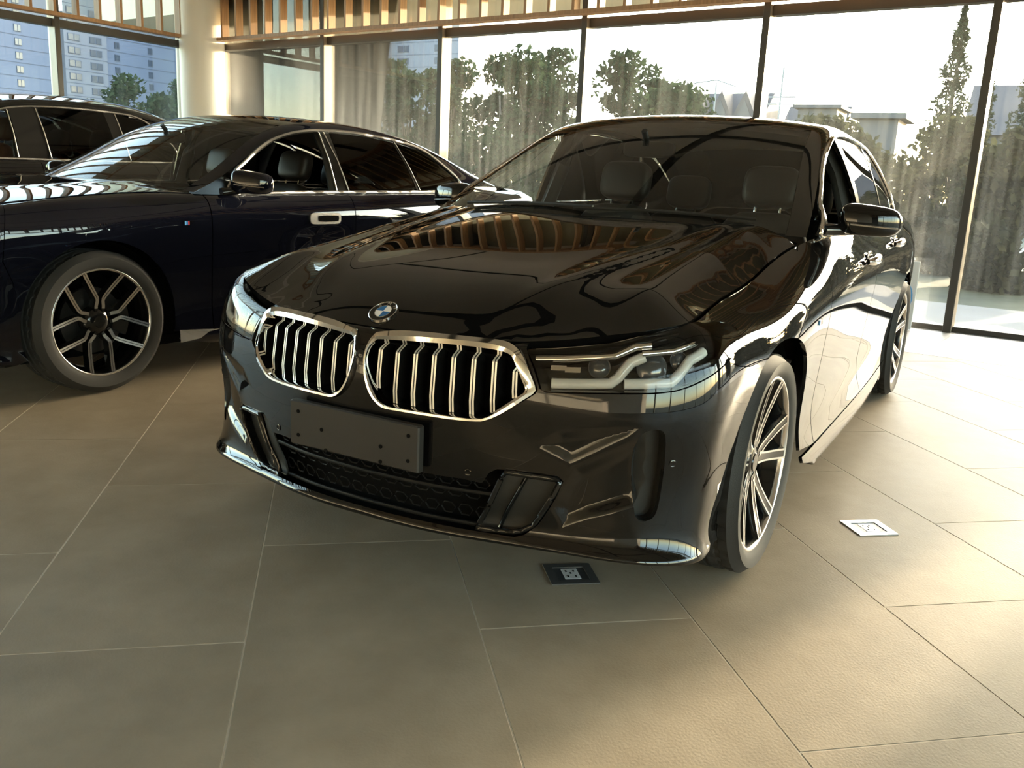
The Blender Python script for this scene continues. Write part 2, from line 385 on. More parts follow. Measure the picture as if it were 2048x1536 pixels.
def normals_of(f, u, v, e=2e-3):
    u = np.atleast_1d(np.asarray(u, float)); v = np.atleast_1d(np.asarray(v, float)); u, v = np.broadcast_arrays(u, v)
    n = np.cross(f(u + e, v) - f(u - e, v), f(u, v + e) - f(u, v - e))
    return n / np.maximum(np.linalg.norm(n, axis=1, keepdims=True), 1e-12)
# ---------------------------------------------------------------- the black hatchback in front: its shell in metres, origin on the floor under the front axle, nose at -y
TK = [0, .03, .10, .20, .32, .44, .54, .61, .68, .74, .80]
GT = dict(
  base=[(0,-.888),(.22,-.874),(.42,-.825),(.61,-.757),(.768,-.672),(.862,-.572),(.892,-.41),(.903,-.2),(.925,.05),(.930,.4),(.930,.66),(.928,1.0),(.922,1.5),(.913,2.1),(.907,2.6),(.906,3.0),(.893,3.4),(.86,3.75),(.80,4.0),(.66,4.13),(.38,4.18),(0,4.2)],
  flank=(6,17), t=TK,
  prof=[
   (0,  [.232,.238,.275,.345,.45,.565,.66,.715,.75,.768,.775], [-.16,-.055,-.02,-.012,0,.0,-.004,-.014,-.028,-.040,-.062]),
   (1,  [.232,.238,.275,.345,.45,.565,.66,.715,.75,.768,.775], [-.16,-.052,-.02,-.012,0,.0,-.004,-.014,-.028,-.040,-.062]),
   (2,  [.232,.238,.275,.345,.45,.565,.66,.715,.75,.768,.776], [-.15,-.045,-.015,-.012,0,.0,-.004,-.014,-.028,-.042,-.064]),
   (3,  [.230,.236,.27,.345,.45,.57,.662,.719,.760,.785,.799], [-.13,-.03,-.003,-.010,-.004,0,-.006,-.018,-.033,-.05,-.076]),
   (4,  [.222,.228,.26,.345,.455,.58,.668,.732,.777,.808,.826], [-.11,-.016,.012,-.008,-.010,0,-.006,-.019,-.036,-.057,-.085]),
   (5,  [.212,.218,.255,.35,.465,.59,.675,.740,.789,.823,.843], [-.10,-.02,.004,-.012,-.014,-.003,-.006,-.019,-.040,-.066,-.10]),
   (6,  [.198,.205,.25,.355,.475,.60,.682,.751,.800,.832,.848], [-.10,-.045,-.028,-.022,-.014,-.003,-.003,-.014,-.042,-.080,-.122]),
   (7,  [.18,.187,.25,.36,.48,.60,.69,.763,.815,.850,.866], [-.10,-.045,-.035,-.025,-.012,-.002,-.002,-.013,-.042,-.088,-.148]),
   (8,  [.165,.18,.25,.36,.48,.60,.70,.78,.838,.875,.895], [-.10,-.045,-.03,-.022,-.010,0,0,-.008,-.035,-.086,-.165]),
   (9,  [.165,.18,.25,.36,.48,.60,.71,.80,.872,.93,.962], [-.10,-.03,-.002,-.026,-.025,-.014,-.005,-.002,-.027,-.083,-.165]),
   (10, [.165,.18,.25,.36,.48,.60,.715,.812,.890,.962,1.012], [-.10,-.03,.000,-.028,-.030,-.020,-.008,-.002,-.022,-.066,-.130]),
   (11, [.165,.18,.25,.36,.48,.60,.72,.82,.902,.975,1.035], [-.10,-.03,.000,-.030,-.033,-.022,-.010,-.002,-.018,-.052,-.096]),
   (13, [.165,.18,.25,.36,.48,.60,.72,.83,.92,.995,1.06], [-.10,-.03,.000,-.030,-.033,-.022,-.010,-.002,-.018,-.054,-.098]),
   (15, [.165,.18,.25,.36,.48,.60,.72,.83,.925,1.01,1.08], [-.10,-.05,-.03,-.022,-.012,-.004,0,-.004,-.022,-.06,-.115]),
   (16, [.19,.20,.27,.37,.49,.61,.73,.84,.935,1.02,1.09], [-.10,-.05,-.03,-.022,-.012,-.004,0,-.004,-.022,-.07,-.14]),
   (18, [.24,.25,.30,.39,.50,.62,.75,.87,.97,1.05,1.10], [-.14,-.06,-.02,-.01,0,-.004,-.012,-.02,-.035,-.08,-.17]),
   (21, [.25,.26,.30,.39,.50,.62,.75,.87,.97,1.06,1.11], [-.14,-.06,-.02,-.01,0,-.01,-.03,-.04,-.045,-.08,-.2]),
  ],
  rail=[(.800,.60,1.028),(.765,.80,1.135),(.72,1.02,1.250),(.682,1.22,1.355),(.655,1.42,1.438),(.637,1.66,1.482),(.632,2.1,1.488),(.637,2.6,1.445),(.655,2.95,1.355),(.69,3.25,1.235),(.73,3.55,1.15)],
  cen=[(0,.36,1.045),(0,.57,1.165),(0,.80,1.285),(0,1.02,1.385),(0,1.25,1.470),(0,1.50,1.517),(0,2.0,1.532),(0,2.6,1.498),(0,3.05,1.435),(0,3.5,1.335),(0,3.95,1.20)],
  crown=2.4, bulge=.022, hoodrim=(1.03, .60, .006),
  hood=dict(yk=[-.86,-.80,-.70,-.55,-.40,-.2,.05,.3,.55,.75],
            zc=[.772,.816,.860,.906,.940,.977,1.02,1.058,1.086,1.10],
            xe=[.765,.765,.765,.765,.765,.765,.762,.762,.785,.80],
            ze=[.70,.742,.790,.830,.848,.868,.898,.944,.990,1.02],
            pow=3.4,
            ridge=[([-.8,-.5,0,.4,.7],[.30,.40,.50,.53,.55],.045,[.0,.008,.012,.010,.008]),
                   ([-.8,-.4,0,.4,.7],[.62,.64,.655,.66,.66],.09,[.002,.028,.048,.040,.022])]),
)

# the long blue-black saloon behind it
LIMO = dict(
  base=[(0,-.88),(.24,-.872),(.46,-.845),(.65,-.79),(.79,-.70),(.87,-.58),(.905,-.41),(.93,-.2),(.95,.05),(.957,.4),(.957,.68),(.956,1.05),(.955,1.57),(.955,2.2),(.957,2.7),(.960,3.15),(.955,3.55),(.93,3.95),(.87,4.25),(.7,4.42),(.4,4.48),(0,4.5)],
  flank=(6,17), t=TK,
  prof=[
   (0,  [.19,.20,.26,.36,.50,.64,.76,.84,.89,.915,.93], [-.12,-.04,-.01,0,0,0,-.004,-.012,-.026,-.045,-.08]),
   (3,  [.19,.20,.26,.36,.50,.64,.76,.84,.89,.915,.93], [-.12,-.04,-.01,0,0,0,-.004,-.012,-.026,-.045,-.08]),
   (5,  [.19,.20,.26,.36,.50,.64,.76,.85,.905,.932,.945], [-.12,-.04,-.01,-.005,-.005,0,-.004,-.014,-.036,-.07,-.12]),
   (6,  [.18,.19,.25,.36,.50,.63,.75,.85,.912,.945,.958], [-.12,-.05,-.03,-.02,-.01,-.003,-.003,-.012,-.037,-.075,-.13]),
   (7,  [.17,.185,.25,.36,.49,.62,.75,.855,.925,.965,.982], [-.12,-.05,-.035,-.025,-.012,-.002,-.002,-.010,-.036,-.078,-.14]),
   (8,  [.16,.18,.25,.36,.49,.62,.75,.86,.938,.985,1.005], [-.12,-.05,-.03,-.022,-.010,0,0,-.008,-.034,-.082,-.15]),
   (9,  [.16,.18,.25,.36,.49,.62,.75,.865,.945,1.0,1.022], [-.12,-.05,-.014,-.024,-.020,-.012,-.005,-.004,-.026,-.072,-.13]),
   (10, [.16,.18,.25,.36,.49,.62,.75,.865,.945,.992,1.018], [-.12,-.05,-.012,-.026,-.024,-.016,-.007,-.004,-.018,-.046,-.090]),
   (11, [.16,.18,.25,.36,.49,.62,.75,.868,.948,.997,1.024], [-.12,-.05,-.012,-.028,-.026,-.018,-.008,-.003,-.016,-.044,-.086]),
   (13, [.16,.18,.25,.36,.49,.62,.75,.87,.955,1.012,1.045], [-.12,-.05,-.012,-.028,-.026,-.018,-.008,-.002,-.016,-.045,-.087]),
   (15, [.16,.18,.25,.36,.49,.62,.75,.87,.965,1.03,1.066], [-.12,-.06,-.03,-.022,-.012,-.004,0,-.004,-.02,-.055,-.105]),
   (16, [.18,.20,.27,.37,.50,.63,.76,.88,.975,1.04,1.076], [-.12,-.06,-.03,-.022,-.012,-.004,0,-.004,-.022,-.065,-.13]),
   (18, [.22,.24,.30,.40,.52,.65,.78,.90,.99,1.05,1.085], [-.14,-.06,-.02,-.01,0,-.004,-.01,-.018,-.03,-.075,-.16]),
   (21, [.24,.25,.30,.40,.52,.65,.78,.90,1.0,1.06,1.09], [-.14,-.06,-.02,-.01,0,-.01,-.02,-.03,-.04,-.08,-.2]),
  ],
  rail=[(.855,.62,1.028),(.805,.84,1.128),(.752,1.06,1.255),(.708,1.26,1.362),(.678,1.46,1.432),(.66,1.72,1.474),(.652,2.15,1.482),(.655,2.65,1.434),(.672,3.05,1.345),(.705,3.4,1.228),(.74,3.72,1.125)],
  cen=[(0,.40,1.06),(0,.62,1.17),(0,.86,1.285),(0,1.09,1.395),(0,1.32,1.475),(0,1.58,1.520),(0,2.05,1.535),(0,2.65,1.498),(0,3.15,1.42),(0,3.6,1.29),(0,4.0,1.15)],
  crown=2.4, bulge=.022, hoodrim=(1.10, .62, .004),
  hood=dict(yk=[-.86,-.80,-.70,-.55,-.40,-.2,.05,.3,.55,.75], zc=[.93,.948,.968,.99,1.008,1.028,1.05,1.068,1.082,1.09], xe=[.81]*10,
            ze=[.90,.91,.92,.94,.955,.98,1.003,1.02,1.03,1.035], pow=3.4, ridge=[([-.8,-.5,0,.4,.7],[.36,.42,.5,.53,.55],.06,[.0,.008,.010,.008,.004])]),
)
# the tall estate at the far left
SUV = dict(
  base=[(0,-.88),(.24,-.872),(.46,-.845),(.65,-.79),(.79,-.70),(.88,-.58),(.93,-.41),(.96,-.2),(.985,.05),(.985,.4),(.98,.68),(.978,1.05),(.978,1.57),(.98,2.1),(.985,2.5),(.995,2.95),(.985,3.3),(.95,3.65),(.88,3.9),(.7,4.02),(.4,4.06),(0,4.08)],
  flank=(6,17), t=TK,
  prof=[
   (0,  [.25,.26,.33,.44,.58,.72,.84,.94,1.00,1.03,1.045], [-.12,-.04,-.01,0,0,0,-.004,-.012,-.026,-.045,-.08]),
   (5,  [.25,.26,.33,.44,.58,.72,.84,.94,1.00,1.03,1.045], [-.12,-.04,-.01,-.005,-.005,0,-.004,-.014,-.036,-.07,-.12]),
   (8,  [.23,.25,.33,.44,.58,.72,.85,.96,1.035,1.075,1.095], [-.12,-.05,-.03,-.022,-.010,0,0,-.008,-.034,-.082,-.15]),
   (10, [.23,.25,.33,.44,.58,.72,.85,.97,1.05,1.10,1.132], [-.12,-.05,-.012,-.026,-.024,-.016,-.007,-.004,-.018,-.046,-.10]),
   (13, [.23,.25,.33,.44,.58,.72,.85,.97,1.06,1.12,1.155], [-.12,-.05,-.012,-.028,-.026,-.018,-.008,-.002,-.016,-.045,-.09]),
   (16, [.25,.27,.34,.45,.59,.73,.86,.98,1.08,1.15,1.19], [-.12,-.06,-.03,-.022,-.012,-.004,0,-.004,-.022,-.055,-.10]),
   (21, [.28,.30,.36,.46,.60,.74,.87,1.0,1.12,1.2,1.25], [-.14,-.06,-.02,-.01,0,-.01,-.02,-.03,-.04,-.06,-.12]),
  ],
  rail=[(.87,.55,1.14),(.83,.76,1.26),(.79,.97,1.39),(.757,1.15,1.492),(.737,1.33,1.572),(.722,1.56,1.632),(.712,2.05,1.662),(.712,2.6,1.640),(.722,3.0,1.560),(.75,3.3,1.44),(.79,3.58,1.29)],
  cen=[(0,.32,1.17),(0,.53,1.29),(0,.75,1.42),(0,.95,1.53),(0,1.16,1.625),(0,1.4,1.69),(0,1.95,1.742),(0,2.6,1.738),(0,3.1,1.675),(0,3.5,1.53),(0,3.8,1.34)],
  crown=2.6, bulge=.022,
  hood=dict(yk=[-.86,-.80,-.70,-.55,-.40,-.2,.05,.3,.55,.75], zc=[1.045,1.06,1.075,1.09,1.105,1.12,1.14,1.155,1.17,1.18], xe=[.83]*10,
            ze=[1.02,1.03,1.035,1.045,1.055,1.07,1.09,1.11,1.125,1.135], pow=3.4), hoodrim=(1.10, .55, .004),
)
# outlines on the nose of the hatchback: (distance round the nose from the middle, position up the surface)
HL = [(.471,.724),(.535,.735),(.592,.742),(.679,.75),(.726,.766),(.798,.788),(.887,.796),(1.024,.79),(1.108,.761),(1.165,.727),(1.192,.697),(1.18,.669),(1.137,.642),(1.074,.62),(1.003,.602),(.939,.585),(.885,.57),(.849,.562),(.798,.558),(.7,.557),(.602,.554),(.526,.551),(.514,.561),(.5,.607),(.481,.669)]
KO = [(.048,.736),(.144,.777),(.274,.795),(.368,.795),(.421,.772),(.463,.695),(.49,.608),(.509,.555),(.505,.543),(.474,.518),(.432,.486),(.389,.461),(.367,.453),(.303,.449),(.206,.449),(.129,.449),(.086,.45),(.06,.464),(.036,.493),(.022,.53),(.015,.571),(.014,.601),(.021,.659),(.032,.71)]
KI = [(.056,.681),(.158,.698),(.283,.71),(.373,.705),(.424,.683),(.445,.63),(.464,.577),(.474,.552),(.471,.542),(.452,.526),(.414,.495),(.384,.473),(.362,.464),(.302,.462),(.206,.462),(.134,.461),(.096,.462),(.067,.474),(.045,.505),(.031,.542),(.024,.573),(.023,.603),(.029,.644),(.041,.671)]
LI = [(0,.284),(.219,.284),(.319,.284),(.374,.279),(.391,.312),(.412,.326),(.437,.328),(.571,.325),(.585,.31),(.57,.262),(.523,.151),(.49,.108),(.464,.095),(.36,.095),(.213,.097),(0,.097)]
BF = [(.437,.322),(.566,.316),(.576,.308),(.56,.264),(.512,.152),(.482,.123),(.459,.112),(.363,.107),(.362,.117),(.428,.31)]
SL = [(.772,.44),(.80,.452),(.826,.445),(.836,.40),(.838,.31),(.828,.225),(.803,.202),(.778,.21),(.768,.25),(.757,.33),(.757,.40)]
REC = [(.603,.357),(.674,.394),(.754,.434),(.79,.44),(.80,.30),(.778,.244),(.666,.196),(.585,.146),(.55,.223),(.578,.309)]
WEDGE = [(.50,.40),(.56,.452),(.699,.468),(.79,.474),(.745,.432),(.674,.392),(.60,.352)]
SEAM = [(1.065,.604),(1.123,.583),(1.201,.568),(1.353,.549)]
D1 = [(.537,.576),(.687,.583),(.706,.601),(.738,.659),(.773,.681)]
D2 = [(.722,.581),(.846,.58),(.87,.601),(.911,.65),(.98,.672)]
U1 = [(.491,.677),(.6,.686),(.694,.691),(.75,.735),(.792,.732)]
U2 = [(.765,.696),(.853,.694),(.901,.706),(1.057,.738),(1.107,.724)]
# ---------------------------------------------------------------- the showroom
M['wall'] = pbr('wall_paint', (.80, .74, .64), .7, noise=.03, nscale=2); M['column'] = pbr('column_paint', (.80, .76, .69), .55)
M['ceil'] = pbr('ceiling_panel', (.50, .45, .39), .8, noise=.04, nscale=1.2); M['ceilgap'] = pbr('ceiling_gap', (.01, .01, .01), .9)
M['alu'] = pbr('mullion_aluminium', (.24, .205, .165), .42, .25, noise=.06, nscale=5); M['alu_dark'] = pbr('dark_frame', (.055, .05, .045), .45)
M['wood'] = pbr('slat_wood', (.34, .19, .095), .5, noise=.22, nscale=6, stretch=(6, 6, .5))
M['pane'] = glass_mat('window_pane', (.90, .93, .92), dust=.034, dcol=(.50, .52, .50), streak=True)
M['pane_clear'] = glass_mat('upper_pane', (.90, .89, .82), dust=.03)
M['grout'] = pbr('grout', (.62, .56, .46), .8)
def tile_mat():
    m, n, l, b = new_mat('floor_tile'); tc = n.new('ShaderNodeTexCoord'); oi = n.new('ShaderNodeObjectInfo')
    ad = n.new('ShaderNodeVectorMath'); ad.operation = 'ADD'; l.new(tc.outputs['Object'], ad.inputs[0]); sc = n.new('ShaderNodeVectorMath'); sc.operation = 'SCALE'; sc.inputs['Scale'].default_value = 40
    cv = n.new('ShaderNodeCombineXYZ'); l.new(oi.outputs['Random'], cv.inputs[0]); l.new(oi.outputs['Random'], cv.inputs[1]); l.new(cv.outputs[0], sc.inputs[0]); l.new(sc.outputs[0], ad.inputs[1])
    t = n.new('ShaderNodeTexNoise'); t.inputs['Scale'].default_value = 3.2; t.inputs['Detail'].default_value = 7; t.inputs['Roughness'].default_value = .62; l.new(ad.outputs[0], t.inputs[0])
    r = n.new('ShaderNodeValToRGB'); r.color_ramp.elements[0].position = .3; r.color_ramp.elements[0].color = (.255, .210, .155, 1); r.color_ramp.elements[1].position = .72; r.color_ramp.elements[1].color = (.350, .295, .225, 1); l.new(t.outputs[0], r.inputs[0])
    hs = n.new('ShaderNodeMapRange'); hs.inputs[3].default_value = .95; hs.inputs[4].default_value = 1.05; l.new(oi.outputs['Random'], hs.inputs[0])
    mx = n.new('ShaderNodeMix'); mx.data_type = 'RGBA'; mx.blend_type = 'MULTIPLY'; mx.inputs[0].default_value = 1; l.new(r.outputs[0], mx.inputs[6]); l.new(hs.outputs[0], mx.inputs[7]); l.new(mx.outputs[2], b.inputs['Base Color'])
    rr = n.new('ShaderNodeMapRange'); rr.inputs[3].default_value = .42; rr.inputs[4].default_value = .56; l.new(t.outputs[0], rr.inputs[0]); l.new(rr.outputs[0], b.inputs['Roughness']); b.inputs['Specular IOR Level'].default_value = .12
    f = n.new('ShaderNodeTexNoise'); f.inputs['Scale'].default_value = 130; f.inputs['Detail'].default_value = 3; l.new(ad.outputs[0], f.inputs[0]); u = n.new('ShaderNodeBump'); u.inputs['Strength'].default_value = .16; u.inputs['Distance'].default_value = .004; l.new(f.outputs[0], u.inputs['Height']); l.new(u.outputs[0], b.inputs['Normal'])
    return m
M['tile'] = tile_mat()
O1 = Vector((1.1, 6.43, 0)); E1 = Vector((.99597, -.08964, 0)); N1 = Vector((-.08964, -.99597, 0))       # back wall: start, along, into the room
O2 = Vector((-10.05, 5.63, 0)); E2 = Vector((.08964, .99597, 0)); N2 = Vector((.99597, -.08964, 0))      # left wall
O3 = Vector((9.6, 5.6, 0)); E3 = Vector((.08964, .99597, 0)); N3 = Vector((-.99597, .08964, 0))           # right wall
CEIL = 4.35; HIGH = 6.4       # the bay along the left windows is taller than the rest
def wall_frame(O, E, N):
    return Matrix.Translation(O) @ Matrix((E, N, Vector((0, 0, 1)))).transposed().to_4x4()
F1, F2, F3 = wall_frame(O1, E1, N1), wall_frame(O2, E2, N2), wall_frame(O3, E3, N3)
WN = [0]
def window_bay(F, a0, a1, top=4.36):
    """one bay: lower pane, transom, upper pane, the mullion at its start"""
    WN[0] += 1; w = empty('window_%d' % WN[0]); w.matrix_world = F @ Matrix.Translation((a0, 0, 0)); tag(w, kind='structure'); L = a1 - a0
    def bx(nm, c, s, mat, bev=.004): m = MB(); m.box(c, s, bev=bev); return m.build(nm, mat, w, smooth=False)
    m = MB(); m.box((L / 2, .02, 1.45), (L - .06, .012, 2.82)); m.build('pane', 'pane', w, smooth=False)
    m = MB(); m.box((L / 2, .02, (top + 2.93) / 2), (L - .06, .012, top - 2.96)); m.build('upper_pane', 'pane_clear', w, smooth=False)
    bx('mullion', (0, .070, top / 2), (.066, .18, top), 'alu'); bx('mullion_cap', (0, .166, top / 2), (.070, .012, top), 'alu_dark'); bx('transom', (L / 2, .05, 2.905), (L - .068, .12, .10), 'alu_dark'); bx('bottom_frame', (L / 2, .04, .025), (L - .068, .10, .05), 'alu_dark')  # dark strip on the mullion front paints in its backlit shade
    return w
A1 = [-10.62, -8.347, -6.258, -4.2, -2.136, -.121, 1.93, 4.0, 6.05, 8.2]
for a, b in zip(A1[:-1], A1[1:]): window_bay(F1, a, b)
A2 = [-17.1, -15.05, -13.0, -10.95, -8.9, -6.85, -4.8, -2.73, -.66, 1.26]
for a, b in zip(A2[:-1], A2[1:]): window_bay(F2, a, b, HIGH)
A3 = [-17.1, -15.05, -13.0, -10.95, -8.9, -6.85, -4.8, -2.73, -.66, .1]
for a, b in zip(A3[:-1], A3[1:]): window_bay(F3, a, b)
m = MB(); m.box((1.26, .075, HIGH / 2), (.068, .19, HIGH)); o = m.build('trim_1', 'alu', smooth=False); o.matrix_world = F2; tag(o, kind='structure')
# slatted timber screens hung in front of the upper panes
def slat_screen(F, a0, a1, step, first, label, inset=.30, z0=2.955, top=None):
    CEIL = top or globals()['CEIL']
    s = empty('slat_screen'); s.matrix_world = F; tag(s, label, 'screen')
    m = MB(); m.box(((a0 + a1) / 2, inset, z0 + .022), (a1 - a0, .13, .044)); m.build('bottom_rail', 'wood', s, smooth=False)
    m = MB(); m.box(((a0 + a1) / 2, inset, CEIL - .03), (a1 - a0, .13, .05)); m.build('top_rail', 'wood', s, smooth=False)
    me = None; k = first
    while k < a1 - .01:
        if k > a0:
            if me is None:
                m = MB(); m.box((0, 0, (CEIL - .055 + z0 + .044) / 2), (.036, .12, CEIL - .055 - z0 - .044)); o = m.build('slat', 'wood', s, smooth=False); me = o.data; o.location = (k, inset, 0)
            else:
                o = link('slat', me, None, s, (k, inset, 0))
        k += step
    return s
slat_screen(F1, -10.58, 8.1, .3155, -10.55, 'brown timber slat screen hanging above the back windows')
slat_screen(F2, -17.0, 1.235, .309, -16.98 + .16, 'brown timber slat screen hanging above the left windows beside the column', .25, 2.97, HIGH)
slat_screen(F3, -17.0, .05, .309, -16.98, 'brown timber slat screen above the right windows, outside the picture')
# column in the corner
m = MB(); m.lathe([(0, .32), (HIGH, .32)], 64, 'z'); o = m.build('column', 'column', angle=60, loc=(-9.56, 7.0, 0)); tag(o, 'round white column in the corner between the window walls', 'column', kind='structure')
# rear wall, ceiling
def plain(nm, pts, z0, z1, mat, th=.1):
    m = MB(); (x0, y0), (x1, y1) = pts; L = math.hypot(x1 - x0, y1 - y0); m.box(((x0 + x1) / 2, (y0 + y1) / 2, (z0 + z1) / 2), (L, th, z1 - z0), math.atan2(y1 - y0, x1 - x0)); o = m.build(nm, mat, smooth=False); tag(o, kind='structure'); return o
plain('wall_front', ((-12.0, -7.6), (9.0, -9.4)), 0, CEIL, 'wall', .2)
m = MB(); XL = -5.75; c = [Vector((XL, 7.4, 0)), F1 @ Vector((11, -.3, 0)), Vector((11, -12.6, 0)), Vector((XL, -12.6, 0))]; m.prism([(p.x, p.y) for p in c], CEIL + .012, CEIL + .30); o = m.build('ceiling', 'ceil', smooth=False); tag(o, kind='structure')
m = MB(); m.prism([(-12.6, -12.6), (XL, -12.6), (XL, 8.2), (-11, 8.6)], HIGH, HIGH + .2); q = m.build('ceiling_left', 'ceil', smooth=False); tag(q, kind='structure')
m = MB(); m.box((XL + .06, -2.4, (CEIL + HIGH) / 2 + .1), (.12, 20.4, HIGH - CEIL + .2)); q = m.build('wall_bulkhead', 'wall', smooth=False); tag(q, kind='structure')
m = MB(); pa, pb = F1 @ Vector((-11.2, .06, 0)), F1 @ Vector((-6.7, .06, 0)); q = plain('wall_back', ((pa.x, pa.y), (pb.x, pb.y)), CEIL, HIGH, 'wall', .14)
plain('wall_front_upper', ((-12.0, -7.6), (XL, -8.15)), CEIL, HIGH, 'wall', .2)
# ceiling boards with dark gaps between them, set at the angle of the floor
ca, sa = math.cos(math.radians(-5.1)), math.sin(math.radians(-5.1)); bl = None
for i in range(-3, 3):
    for j in range(-3, 2):
        cx, cy = i * 4.1 + .9, j * 3.9 + 2.1; x, y = cx * ca - cy * sa, cx * sa + cy * ca
        if x < -5.6: continue
        if bl is None: m = MB(); m.box((0, 0, 0), (3.92, 3.72, .03), bev=.004); ob = m.build('ceiling_board', 'ceil', o, smooth=False); bl = ob.data
        else: ob = link('ceiling_board', bl, None, o)
        ob.location = (x, y, CEIL); ob.rotation_euler = (0, 0, math.radians(-5.1))
m = MB(); m.box((2.2, -2.9, CEIL + .014), (15.4, 17.6, .006), math.radians(-5.1)); ob = m.build('ceiling_void', 'ceilgap', o, smooth=False)
# floor: 0.6 x 1.2 m tiles laid diagonally in half bond
m = MB(); c = [F1 @ Vector((-11.4, .1, 0)), F1 @ Vector((9.4, .1, 0)), Vector((9.2, -12.4, 0)), Vector((-12.0, -12.4, 0))]; m.prism([(p.x, p.y) for p in c], -.14, -.0010); floor = m.build('floor', 'grout', smooth=False); tag(floor, kind='structure')
NT, DT, TW, TL = (.752, .659), (.659, -.752), .6065, 1.212
def cam_px(x, y, z=0):
    v = Vector((x, y, z)) - Vector(CAM); d = v.dot(_f); return (1024 + FPX * v.dot(_r) / d, 768 + FPX * v.dot(_d) / d, d) if d > .2 else None
tiles = []
for i in range(-26, 26):
    for j in range(-16, 16):
        u = -1.479 + TW * (i + .5); t = .88 + TL * (j + .5) + (TL / 2 if i % 2 else 0); x, y = NT[0] * u + DT[0] * t, NT[1] * u + DT[1] * t
        loc = F1.inverted() @ Vector((x, y, 0)); lo2 = F2.inverted() @ Vector((x, y, 0))
        if loc.y < -.35 or lo2.y < -.4 or x > 9.3 or y < -12: continue
        vis = 0
        for du in (-.3, 0, .3):
            for dt in (-.6, 0, .6):
                p = cam_px(x + NT[0] * du + DT[0] * dt, y + NT[1] * du + DT[1] * dt)
                if p and -40 < p[0] < 2090 and 560 < p[1] < 1600: vis = max(vis, 1 / p[2])
        tiles.append((vis, x, y))
tiles.sort(reverse=True); ang = math.atan2(DT[1], DT[0]); tm = MB(); tm.box((0, 0, -.006), (TL - .0035, TW - .0035, .012), bev=.0012); me = None; rest = MB()
for k, (vis, x, y) in enumerate(tiles):
    if vis > 0 and k < 290:
        if me is None: o = tm.build('floor_tile', 'tile', floor, smooth=False); me = o.data
        else: o = link('floor_tile', me, None, floor)
        o.location = (x, y, 0); o.rotation_euler = (0, 0, ang + (math.pi if random.random() < .5 else 0))
    else: rest.box((x, y, -.006), (TL - .0035, TW - .0035, .012), ang)
o = rest.build('floor_tiles_beyond', 'tile', floor, smooth=False); tag(o, kind='stuff')
# pale border strip along the back windows
M['border'] = pbr('pale_border', (.30, .30, .31), .45, noise=.04, nscale=3)
bp = lambda a, d: tuple((F1 @ Vector((a, d, 0)))[:2])
for k in range(17):
    a = -10.4 + k * 1.15; [(MB().prism([bp(a, d0), bp(a + 1.147, d0), bp(a + 1.147, d0 + .777), bp(a, d0 + .777)], -.010, .0015)).build('border_slab', 'border', floor, smooth=False) for d0 in (.06, .84)]
# floor sockets
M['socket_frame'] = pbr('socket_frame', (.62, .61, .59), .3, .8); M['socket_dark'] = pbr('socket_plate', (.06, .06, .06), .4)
def floor_socket(x, y, rz, label, fm='socket_frame'):
    e = empty('floor_socket', (x, y, 0), rz); tag(e, label, 'socket', 'floor sockets')
    m = MB()
    for c, s in (((0, .0575, .002), (.15, .025, .004)), ((0, -.0575, .002), (.15, .025, .004)), ((.0625, 0, .002), (.025, .09, .004)), ((-.0625, 0, .002), (.025, .09, .004))): m.box(c, s)
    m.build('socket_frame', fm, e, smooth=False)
    m = MB(); m.box((0, 0, .0008), (.10, .09, .0014)); m.build('socket_plate', 'socket_dark', e, smooth=False)
    m = MB(); m.box((0, 0, .002), (.05, .07, .0015)); p = m.build('socket_insert', 'white', e, smooth=False)
    m = MB()
    for dx, dy in ((-.012, .018), (.012, .018), (-.012, -.018), (.012, -.018), (0, .004)): m.box((dx, dy, .003), (.005, .010, .001))
    m.build('socket_holes', 'liner', e, smooth=False); return e
floor_socket(1.149, .612, math.radians(40), 'square metal floor socket beside the front wheel of the nearest car')
floor_socket(.429, -.386, math.radians(40), 'square floor socket in the shade under the bumper of the nearest car', 'socket_dark')  # frame coloured dark to put the bumper's shade into it
# ---------------------------------------------------------------- car builder
def inv_yz(B, y, z):
    """(s,t) on the flank for points given by length and height"""
    y = np.atleast_1d(np.asarray(y, float)); z = np.atleast_1d(np.asarray(z, float)); y, z = np.broadcast_arrays(y, z)
    d, B.disp = B.disp, []; s = B.sy(y).copy()
    tt = np.linspace(0, B.tk[-1], 60)
    def tz(s):
        Z = B.W(np.repeat(s, 60), np.tile(tt, len(s)))[:, 2].reshape(-1, 60); return np.array([np.interp(q, Z[i], tt) for i, q in enumerate(z)])
    t = tz(s)
    for _ in range(4):
        P = B.W(s, t); s = s + (y - P[:, 1]); t = tz(s)
    B.disp = d
    return np.stack([s, t], 1)
def arc_yz(yc, zc, r, a0, a1, n=28):
    a = np.radians(np.linspace(a0, a1, n)); return np.stack([yc + r * np.cos(a), zc + r * np.sin(a)], 1)
def ribbon(B, path, off, r, mat, name, parent, sgn=1, n=40, sx=1.0, sharp=False):
    q = densify(path, .012, closed=False) if sharp else smooth_loop(path, n, closed=False); P = B.Wraw(q[:, 0], q[:, 1], 0); N = normals_of(B.W, q[:, 0], q[:, 1])
    if (N[:, 1] - N[:, 0]).mean() > 0 and (N * (P - [0, 1.6, .45])).sum(1).mean() < 0: N = -N
    elif (N * (P - [0, 1.6, .45])).sum(1).mean() < 0: N = -N
    P = P + N * off; P[:, 0] *= sgn
    m = MB(); N[:, 0] *= sgn; m.tube(P.tolist(), r, 8, sx=sx, up=tuple(N.mean(0))); return m.build(name, mat, parent, angle=60)
